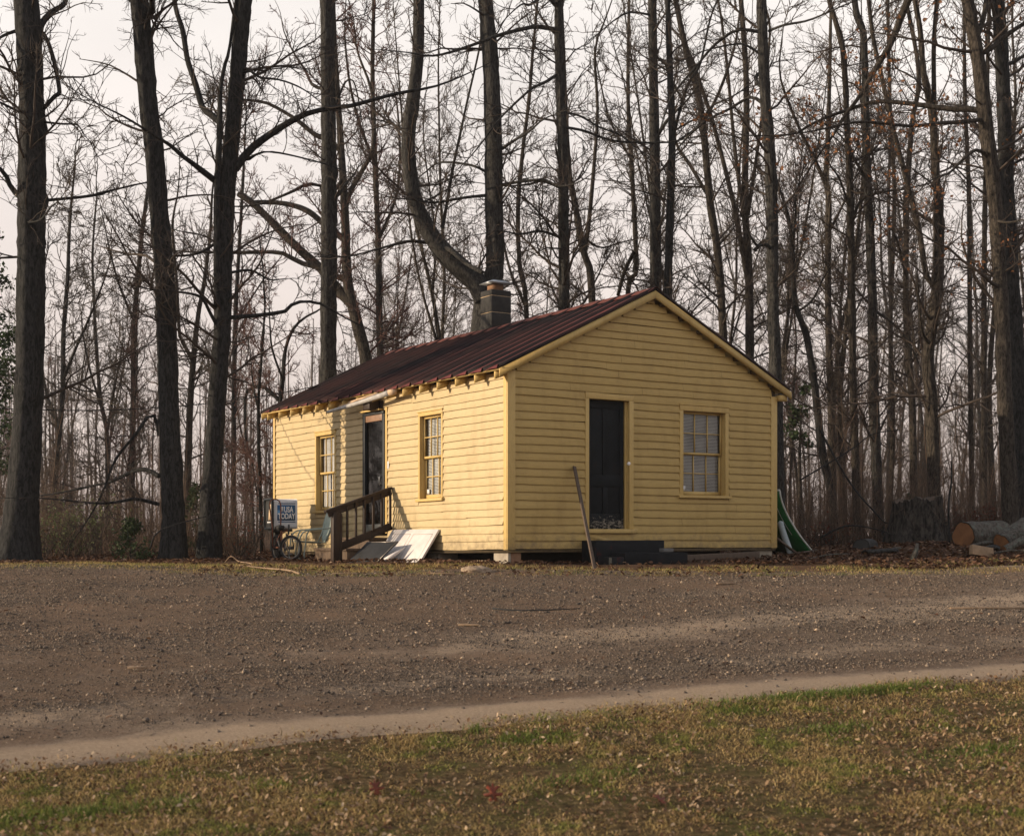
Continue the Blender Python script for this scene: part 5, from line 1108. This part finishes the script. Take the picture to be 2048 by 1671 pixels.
hero('thin wavy trunk between the forked tree and the straight ridge trunk', 38.0, [(1062,B),(1053,628),(1040,540),(1036,421),(1045,306),(1058,200),(1066,100),(1075,0)], [11,10,9,9,8,7,6,5], [([(1050,610),(1020,540),(1005,470)], (7,4))], 'bark_warm', n1=50, seed=43, zmin=4, top=16)
hero('thin pale trunk halfway between the ridge trunks and the gable peak', 40.0, [(1245,B),(1255,600),(1272,536),(1262,306),(1256,200),(1258,0)], [11,10,10,9,8,6], [([(1236,590),(1250,540),(1268,505)], (8,8)), ([(1262,320),(1220,240),(1200,160)], (5,3))], 'bark_warm', n1=60, seed=44, zmin=4, top=17)

# ---- slender trees deeper in the wood: a few kinds, then copies that share their meshes
def proto(seed, h, r0, lean, fork, twig_m, bark_m, n1):
    r = np.random.default_rng(seed); p = np.zeros(3); d = np.array([r.normal(0, lean), r.normal(0, lean), 1.]); P = [p + (0, 0, -.15)]; R = [r0*1.2]; n = 9
    for i in range(n):
        d = nrm(d + np.array([r.normal(0, .06), r.normal(0, .06), .12])); p = p + d*h/n; P.append(p); R.append(r0*(1 - .9*((i+1)/n)**1.15))
    car = [(P, R)]; e = (trunk_mesh(P, R, 8, 26, .15, seed), car); mb = e[0]
    for k in range(fork):
        i = r.integers(3, 6); q = np.array(P[i]); dd = nrm(np.array([r.normal(0, .5), r.normal(0, .5), 1.1])); Q = [q]; S = [R[i]*.7]; hh = (h*.9 - q[2])/5
        for j in range(5): dd = nrm(dd + np.array([r.normal(0, .1), r.normal(0, .1), .18])); Q.append(Q[-1] + dd*hh); S.append(S[0]*(1 - .88*(j+1)/5))
        t = trunk_mesh(Q, S, 7, 18, 0, seed + k); mb.add(*t.data()); car.append((Q, S))
    cr = crown_mesh(car, r, h*.10, n1, (.6, 2.4), .0055, ang=.95, up1=.05, n2=7, n3=5, upb=.25, r1=.4)
    V, F = mb.data(); t = mesh_np('trunk', V, F, True); t.materials.append(M[bark_m]); V, F = cr.data(); c = mesh_np('crown', V, F); c.materials.append(M[twig_m]); return t, c
PROT = [proto(101, 17, .085, .05, 1, 'twig', 'bark_warm', 84), proto(102, 18, .07, .03, 0, 'twig', 'bark_warm', 86), proto(103, 16, .085, .08, 2, 'twig_pale', 'bark_warm', 84),
        proto(104, 19, .095, .03, 1, 'twig', 'bark_grey', 86), proto(105, 15, .055, .06, 1, 'twig_red', 'bark_grey', 84), proto(106, 17, .06, .05, 2, 'twig_pale', 'bark_warm', 86), proto(107, 14, .05, .09, 0, 'twig_red', 'bark_warm', 78)]
def put(x, y, k, s, rz, label, group, name='slender_tree'):
    t, c = PROT[k]; e = empty(name, (x, y, h1(x, y)), label, 'tree', group, rz); e.scale = (s, s, s)
    link('trunk', t, None, e); link('crown', c, None, e); return e
r = np.random.default_rng(77); placed = []
def free(x, y, dmin):
    if any((x-a)**2 + (y-b)**2 < dmin*dmin for a, b in placed): return False
    placed.append((x, y)); return True
groups = [(33, 48, 15, 1.5, 'slender bare tree among the first trees of the wood behind the house', 'slender trees of the wood behind the house'),
          (48, 70, 21, 1.6, 'slender bare tree in the middle depth of the wood, pale with distance', 'slender trees in the middle depth of the wood'),
          (70, 100, 32, 1.8, 'thin bare tree far back in the wood, seen through nearer trunks', 'thin trees far back in the wood')]
for y0, y1, n, dm, lab, grp in groups:
    c = 0; tries = 0
    while c < n and tries < 4000:
        tries += 1; y = r.uniform(y0, y1); hw_ = .395*y; x = r.uniform(-hw_, hw_)
        if not free(x, y, dm): continue
        left = x/y < -.13
        if left and r.random() < .3: continue
        s = r.uniform(.62, .82) if left else r.uniform(.85, 1.15)
        k = r.choice([2, 4, 5, 6]) if left else r.choice(7); put(x, y, k, s, r.uniform(0, 6.28), lab, grp); c += 1
# the wood goes on to the left of the frame; those trees shade this one and stand in the window's reflection
c = 0
while c < 30:
    y = r.uniform(33, 58); x = r.uniform(-50, -.40*y - 1.0)
    if free(x, y, 2.2): put(x, y, r.choice(7), r.uniform(.9, 1.2), r.uniform(0, 6.28), 'bare tree of the wood beyond the left edge of the photo', 'trees of the wood beyond the left edge'); c += 1

# ---- far wood and undergrowth that read as one mass
def mass(name, N, x_fn, y0, y1, h0, h1_, rad, k1, mats, seed, kids2=0, up=.2, l=(.2, .5), wob=.08):
    r = np.random.default_rng(seed); y = r.uniform(y0, y1, N); x = x_fn(r, y, N); z = H(x, y, False) - .05; P0 = np.stack([x, y, z], -1)
    D = np.stack([r.normal(0, wob, N), r.normal(0, wob, N), np.ones(N)], -1); Ln = r.uniform(h0, h1_, N); mb = MB()
    P, R = grow(P0, D, Ln, rad*r.uniform(.6, 1.3, N), 6, wob*.7, up*.3, r, .2); vtubes(mb, P, R, 4)
    p, d, ln, rr = kids(P, R, N*k1, r, .12, 1, .8, l[0], l[1], .55, rad*.5, rad*.16, up); P1, R1 = grow(p, d, ln, rr, 4, .16, .05, r, .35); vtubes(mb, P1, R1, 3)
    if kids2: p, d, ln, rr = kids(P1, R1, N*k1*kids2, r, .2, 1, .7, .3, .7, .7, rad*.3, rad*.13, .1); P2, R2 = grow(p, d, ln, rr, 2, .15, .05, r, .5); vtubes(mb, P2, R2, 3)
    mb.tips = P1[:, -1]; o = mb.build(name, M[mats], None); tag(o, kind='stuff'); return o, mb
mass('far_wood', 200, lambda r, y, N: r.uniform(-.43, .43, N)*y, 98, 150, 11, 19, .13, 14, 'twig', 201, 4, l=(.10, .22), wob=.03)
mass('undergrowth', 1500, lambda r, y, N: np.where((np.abs(y - 27) < 6) & (np.abs(r.uniform(-1, 1, N)) < 2), 0, 0) + np.where(r.random(N) < .42, r.uniform(-.42, -.20, N), r.uniform(.2, .42, N))*y, 25.5, 36, .35, 1.9, .008, 6, 'brush', 202, 3, l=(.25, .6), wob=.25)
mass('undergrowth', 2300, lambda r, y, N: r.uniform(-.42, .42, N)*y, 34, 75, .6, 2.6, .009, 7, 'brush', 203, 2, l=(.25, .6), wob=.16)
mass('sapling_thicket', 420, lambda r, y, N: r.uniform(-.42, .42, N)*y, 36, 80, 2.5, 8, .013, 12, 'brush', 204, 5, l=(.15, .35), wob=.07)
mass('sapling_thicket', 130, lambda r, y, N: np.where(r.random(N) < .4, r.uniform(-.40, -.2, N), r.uniform(.215, .40, N))*y, 28, 38, 1.5, 5, .011, 8, 'brush', 205, 3, l=(.15, .4), wob=.1)

# ---- evergreens and shrubs
def evergreen(name, c, h, rad, nb, label, seed, mat='needle', zmin=.1, size=.09, per=26, cat='tree', droop=.0, group=None):
    r = np.random.default_rng(seed); c = np.array(c); e = empty(name, tuple(c), label, cat, group); P = [(0, 0, -.1), (r.normal(0, .03)*h, r.normal(0, .03)*h, h*.5), (0, 0, h)]; R = [.018*h, .012*h, .004]
    trunk_mesh(P, R, 8, 16, .1, seed).build('trunk', M['bark_warm'], e, smooth=True)
    t = r.uniform(zmin, .98, nb); a = r.uniform(0, 6.28, nb); ln = rad*(1 - t)**.75*r.uniform(.6, 1.15, nb) + .08*rad; p = np.stack([np.interp(t, [0, .5, 1], [q[i] for q in P]) for i in range(3)], -1)
    d = np.stack([np.cos(a), np.sin(a), np.full(nb, .25 - droop)], -1); B_, RR = grow(p, d, ln, np.full(nb, .006 + .004*h/3), 5, .12, .05, r, .3); m = MB(); vtubes(m, B_, RR, 4); tag(m.build('branches', M['twig'], e), kind='stuff')
    f = r.uniform(.35, 1.05, nb*per)**.8*4.99; i = np.tile(np.arange(nb), per); k = np.minimum(f.astype(int), 4); u = (f - k)[:, None]; C = B_[i, k]*(1-u) + B_[i, np.minimum(k+1, 5)]*u + r.normal(0, .055*max(rad, .5), (nb*per, 3)); m = MB(); leaf_quads(m, C, size, r, -.2); o = m.build('foliage', M[mat], e); tag(o, kind='stuff'); return e
c = at(-22, 1080, 31.0); evergreen('cedar_tree', (c[0], c[1], h1(c[0], c[1])), 7.4, 1.5, 90, 'dark evergreen cedar behind the left-edge trunk', 51, size=.10, per=46, zmin=.22, droop=.1)
c = at(1607, 1080, 34.0); evergreen('pine_sapling', (c[0], c[1], h1(c[0], c[1])), 3.9, .85, 16, 'thin green pine sapling right of the house corner', 52, size=.13, per=20, zmin=.62)
c = at(392, 1080, 29.0); evergreen('cedar_sapling', (c[0], c[1], h1(c[0], c[1])), 1.5, .5, 46, 'small evergreen between the two leaning dark trunks', 53, size=.07, per=26, zmin=.05)
c = at(262, 1090, 24.8); evergreen('juniper_shrub', (c[0], c[1], h1(c[0], c[1])), .75, .55, 40, 'low dark evergreen shrub left of the left-leaning trunk', 54, size=.07, per=22, zmin=.02, cat='shrub')
c = at(1818, 1080, 30.5); evergreen('cedar_sapling', (c[0], c[1], h1(c[0], c[1])), 1.0, .4, 26, 'small dark evergreen showing over the top of the stump', 55, size=.07, per=20, zmin=.3)
def shrub(c, h, rad, ns, leafm, nl, label, seed, size=.05, name='shrub', stem='twig'):
    r = np.random.default_rng(seed); c = np.array(c); e = empty(name, tuple(c), label, 'shrub'); P0 = np.stack([r.normal(0, .22*rad, ns), r.normal(0, .22*rad, ns), np.full(ns, -.04)], -1); D = np.stack([r.normal(0, .5, ns), r.normal(0, .5, ns), np.ones(ns)], -1)
    P, R = grow(P0, D, r.uniform(.6, 1.1, ns)*h, np.full(ns, .009), 6, .12, .06, r, .3); m = MB(); vtubes(m, P, R, 4); p, d, ln, rr = kids(P, R, ns*8, r, .2, 1, .7, .2, .5, .6, .005, .003, .1); P1, R1 = grow(p, d, ln, rr, 4, .2, .04, r, .4); vtubes(m, P1, R1, 3)
    tag(m.build('stems', M[stem], e), kind='stuff'); k = r.integers(0, len(P1), nl); s = r.integers(1, 5, nl); m = MB(); leaf_quads(m, P1[k, s] + r.normal(0, .02, (nl, 3)), size, r); o = m.build('leaves', M[leafm], e); tag(o, kind='stuff'); return e
for px, py, Y, h_, rd, ns, lm, nl, lab, sd in ((128, 1088, 26.5, 1.15, .8, 40, 'leaf_green', 900, 'pale-leaved bush right of the left-edge trunk', 61), (185, 1088, 27.5, 1.3, .9, 40, 'leaf_green', 600, 'sparse greening bush midway between the two left trunks', 62), (1925, 1060, 27.5, .75, .9, 40, 'shrub_red', 900, 'red-brown leafy bush behind the sawn log', 63), (1995, 1060, 27.0, .8, .8, 36, 'shrub_red', 600, 'red-brown leafy bush at the foot of the oak trunk', 64), (1660, 1080, 26.5, .6, .8, 34, 'shrub_red', 260, 'brown twiggy bush right of the green sheet', 65), (485, 1095, 26.5, 1.0, .8, 36, 'shrub_red', 220, 'brown twiggy bush left of the newspaper box', 66), (60, 1092, 25.5, .7, .8, 30, 'leaf_dead', 220, 'low brown bush at the foot of the left-edge trunk', 67)):
    c = at(px, py, Y); shrub((c[0], c[1], h1(c[0], c[1])), h_, rd, ns, lm, nl, lab, sd)

# ---- leaf litter, grass, gravel
def in_house(x, y, pad=.0):
    dx, dy = x - HO[0], y - HO[1]; u = dx*_cg + dy*_sg; v = -dx*_sg + dy*_cg; return (u > -pad) & (u < W + pad) & (v > -pad) & (v < L + pad)
def flat_leaves(name, x, y, size, r, mat, lift=.012, curl=.5):
    n = len(x); z = H(x, y) + lift + r.uniform(0, .025, n); a = r.uniform(0, 6.28, n); s = size*r.uniform(.55, 1.35, n); tx, ty = r.normal(0, curl, n), r.normal(0, curl, n)
    X = np.stack([np.cos(a), np.sin(a), tx], -1); Yv = np.stack([-np.sin(a), np.cos(a), ty], -1); X, Yv = nrm(X), nrm(Yv); C = np.stack([x, y, z], -1); up = np.array([0, 0, 1.])
    S = s[:, None]; cu = r.uniform(.0, .35, n)[:, None]
    V = np.stack([C - X*S*.5, C - X*S*.12 + Yv*S*.27 + up*cu*S*.6, C + X*S*.28 + Yv*S*.2 + up*cu*S*.7, C + X*S*.55 + up*cu*S*.4, C + X*S*.25 - Yv*S*.22 + up*cu*S*.6, C - X*S*.15 - Yv*S*.26 + up*cu*S*.5], 1).reshape(-1, 3); i = np.arange(n)*6
    mb = MB(); mb.add(V, [np.stack([i, i+1, i+2, i+3], -1), np.stack([i, i+3, i+4, i+5], -1)]); o = mb.build(name, mat, None); tag(o, kind='stuff'); return o
r = np.random.default_rng(301)
N = 52000; y = 18.6 + 15*r.random(N)**1.6; x = r.uniform(-.40, .42, N)*y
edge = yf(x) + .85 + 1.2*sstep(-4.0, -5.5, x)*0 + (fbm(x*1.1, y*1.1, 5) - .5)*.9 + 1.1*sstep(1.0, 3.2, x)*sstep(5.6, 4.6, x) + .9*sstep(-3.5, -4.6, x)*sstep(-9, -6, x)
front = (y < edge) | in_house(x, y, .03) | ((x > -5) & (x < 3.3) & (y < 20.2 + .65*np.maximum(x, 0) + np.maximum(-x, 0)*.9))
k = ~front; flat_leaves('leaf_litter', x[k], y[k], .082, r, M['leaf_dead'], .012)
x = r.uniform(-4.5, 3.8, 900); y = 18.6 + r.random(900)*3; k = ~in_house(x, y, .0); flat_leaves('leaf_litter', x[k], y[k], .07, r, M['leaf_dead'])
# under the steps and boards some leaves have gathered
x = np.array([hw(-1.0 + .8*a, 2.6 + 1.6*b_)[0] for a, b_ in r.random((160, 2))]); y = np.array([hw(-1.0 + .8*a, 2.6 + 1.6*b_)[1] for a, b_ in r.random((160, 2))]); flat_leaves('leaf_litter', x, y, .07, r, M['leaf_dead'])
# lawn: fallen leaves and blades
N = 26000; y = 5.0 + 7.5*r.random(N); x = r.uniform(-.42, .42, N)*y; k = (y < yn(x) + .1) & (fbm(x*1.2, y*1.2, 15) + r.normal(0, .12, N) > .47); flat_leaves('lawn_leaves', x[k], y[k], .030, r, M['leaf_tan'], .025, .8)
N = 34000; y = 5.0 + 7.5*r.random(N); x = r.uniform(-.42, .42, N)*y; k = (y < yn(x) + .12 + r.normal(0, .1, N)); flat_leaves('lawn_litter', x[k], y[k], .016, r, M['leaf_tan'], .014, .6)
N = 420; y = 9 + 10.5*r.random(N); x = r.uniform(-.42, .42, N)*y; k = (y > yn(x) + .3); flat_leaves('road_leaves', x[k], y[k], .05, r, M['leaf_dead'], .012, .3)
def blades(name, x, y, hgt, r, mat, lift=.0, wid=.0035, lean=.45):
    n = len(x); z = H(x, y) + lift; a = r.uniform(0, 6.28, n); d = np.stack([np.cos(a), np.sin(a), np.zeros(n)], -1); l = nrm(np.stack([r.normal(0, lean, n), r.normal(0, lean, n), np.ones(n)], -1)); C = np.stack([x, y, z], -1); h = hgt[:, None]; w = wid*r.uniform(.7, 1.6, n)[:, None]
    l2 = nrm(l + np.stack([r.normal(0, lean*.8, n), r.normal(0, lean*.8, n), np.full(n, -.25)], -1))
    V = np.stack([C - d*w, C + d*w, C + l*h*.55 + d*w*.75, C + l*h*.55 - d*w*.75, C + l*h*.55 + l2*h*.5], 1).reshape(-1, 3); i = np.arange(n)*5
    mb = MB(); mb.add(V, [np.stack([i, i+1, i+2, i+3], -1), np.stack([i+3, i+2, i+4], -1)]); o = mb.build(name, mat, None); tag(o, kind='stuff'); return o
N = 420000; y = 4.6 + 8.4*r.random(N); x = r.uniform(-.42, .42, N)*y; e_ = yn(x) + (fbm(x*2.2, y*2.2, 31) - .5)*.7 - y
den = fbm(x*1.6, y*1.6, 19); pt = fbm(x*5, y*5, 23); k = (e_ + r.normal(0, .12, N) + .35*(r.random(N) < .06)*pt > .05) & (.55*den + .45*pt + r.normal(0, .07, N) > .46); x, y, den = x[k], y[k], den[k]
tall = sstep(.60, .74, fbm(x*.9 + 4, y*.9, 29)); hgt = (.018 + .030*r.random(len(x)) + .05*tall*r.random(len(x))**2)*(.5 + .9*den); blades('lawn_grass', x, y, hgt, r, M['grass'], .012, .0028, 1.15)
# the greener tufts along the road edge on the right
T = []
for cx_, off, sp, n in ((2.35, -.1, .75, 2300), (2.9, -.08, .4, 800), (1.6, -.35, .08, 160), (-.25, -.2, .06, 120), (-2.3, -1.2, .5, 1100), (.1, -.55, .3, 500), (2.2, -1.1, .25, 500), (3.0, -2.0, .3, 500), (.5, -1.6, .3, 500), (-2.5, -2.4, .4, 800)):
    xx = cx_ + r.normal(0, sp*.6, n); yy = yn(xx) + off + r.normal(0, .07, n); T.append((xx, yy))
xx = np.concatenate([a for a, b_ in T]); yy = np.concatenate([b_ for a, b_ in T])
M['grass_green'] = islands('green_grass_tufts', [(0, (.06,.085,.018)), (.6, (.11,.15,.03)), (1, (.2,.22,.06))], .6, transl=.35)
blades('grass_tufts', xx, yy, .02 + .05*r.random(len(xx)), r, M['grass_green'], .012, .003, .5)
# verge before the house
N = 60000; x = r.uniform(-9, 9, N); y = 18.2 + 3.6*r.random(N); dv = fbm(x*1.4, y*2.2, 61)
k = (y > yf(x) - .1 + (dv - .5)*1.0) & (y < yf(x) + 1.55 + (dv - .5)*1.2) & ~in_house(x, y, .0) & (dv + r.normal(0, .1, N) > .43); x, y = x[k], y[k]
blades('verge_grass', x, y, .018 + .045*r.random(len(x)), r, M['grass'], .0, .0035, .55)
k = r.random(len(x)) < .5; xx, yy = x[k] + r.normal(0, .02, k.sum()), y[k] + r.normal(0, .02, k.sum()); kk = fbm(xx*.8, yy*1.4, 66) > .5; blades('verge_grass', xx[kk], yy[kk], .015 + .035*r.random(kk.sum()), r, M['grass_green'], .0, .0035, .55)
# gravel stones lying loose on the road
N = 380000; y = 8.2 + 12.3*r.random(N)**.8; x = r.uniform(-.41, .41, N)*y; e_ = y - yn(x); den = fbm(x*.5, y*1.3, 91); trk = np.exp(-((e_-1.75)/.4)**2) + np.exp(-((e_-3.6-.1*x)/.5)**2); k = (e_ > .42 + r.normal(0, .22, N)) & (y < yf(x) + .7) & (den + r.normal(0, .22, N) - .12*trk > .44); x, y = x[k], y[k]; n = len(x)
s = .0036 + .0075*r.random(n)**2.6 + .018*(r.random(n) < .025)*r.random(n); z = H(x, y) + .012 + s*.3; O8 = np.array([(1,0,0), (0,1,0), (-1,0,0), (0,-1,0), (0,0,.75), (0,0,-.6)], float)
V = (np.stack([x, y, z], -1)[:, None] + O8[None]*s[:, None, None]*r.uniform(.6, 1.35, (n, 6, 1)) + r.normal(0, .22, (n, 6, 3))*s[:, None, None]).reshape(-1, 3); i = (np.arange(n)*6)[:, None]
T8 = np.array([(0,1,4), (1,2,4), (2,3,4), (3,0,4), (1,0,5), (2,1,5), (3,2,5), (0,3,5)]); F = (i[:, :, None] + T8[None]).reshape(-1, 3); mb = MB(); mb.add(V, [F]); tag(mb.build('loose_gravel', M['gravel'], None), kind='stuff')
# three red oak leaves in the near grass
OAK = [(0,-.5), (.05,-.32), (.22,-.36), (.16,-.2), (.10,-.14), (.38,-.12), (.42,0), (.14,.04), (.12,.12), (.30,.26), (.22,.34), (.06,.26), (.0,.5), (-.07,.26), (-.22,.36), (-.3,.24), (-.12,.12), (-.15,.03), (-.42,-.04), (-.36,-.14), (-.1,-.14), (-.16,-.22), (-.22,-.38), (-.05,-.32)]
M['oak_red'] = noisy('red_oak_leaf', [(.3, (.085,.018,.009)), (.7, (.19,.042,.016))], 14, rough=.6, bs=.3)
for px, Y, sz, tl, rz_, lab in ((752, 7.7, .115, 1.0, .5, 'orange-red lobed oak leaf in the near grass, left one of three'), (986, 7.6, .135, 1.15, .1, 'dark red oak leaf standing upright in the near grass, middle one of three'), (1320, 7.45, .10, .6, 1.0, 'curled dark brown-red leaf in the near grass, right one of three')):
    p = at(px, 0, Y); mb = MB(); n = len(OAK); V = [(a*sz, b_*sz, .3*sz*(a*a*2 - b_*.2)) for a, b_ in OAK] + [(0, 0, 0)]; mb.add(V, [np.array([(j, (j+1) % n, n) for j in range(n)])])
    o = mb.build('oak_leaf', M['oak_red'], None); o.location = (p[0], Y, h1(p[0], Y) + .055); o.rotation_euler = (tl, 0, rz_); tag(o, lab, 'leaf'); s_ = o.modifiers.new('t', 'SOLIDIFY'); s_.thickness = .001

# ------------------------------------------------------------------ thin evening haze
hz = MB(); hz.box((-232, -190, -1.5), (232, 232, 30.0)); hm = bpy.data.materials.new('evening_haze'); hm.use_nodes = True; hn_ = hm.node_tree; hn_.nodes.clear()
ho = hn_.nodes.new('ShaderNodeOutputMaterial'); pv = hn_.nodes.new('ShaderNodeVolumePrincipled'); pv.inputs['Color'].default_value = (.86, .84, .86, 1); pv.inputs['Density'].default_value = .00035; pv.inputs['Anisotropy'].default_value = .1
hn_.links.new(pv.outputs[0], ho.inputs['Volume']); tag(hz.build('haze', hm, None), kind='stuff')
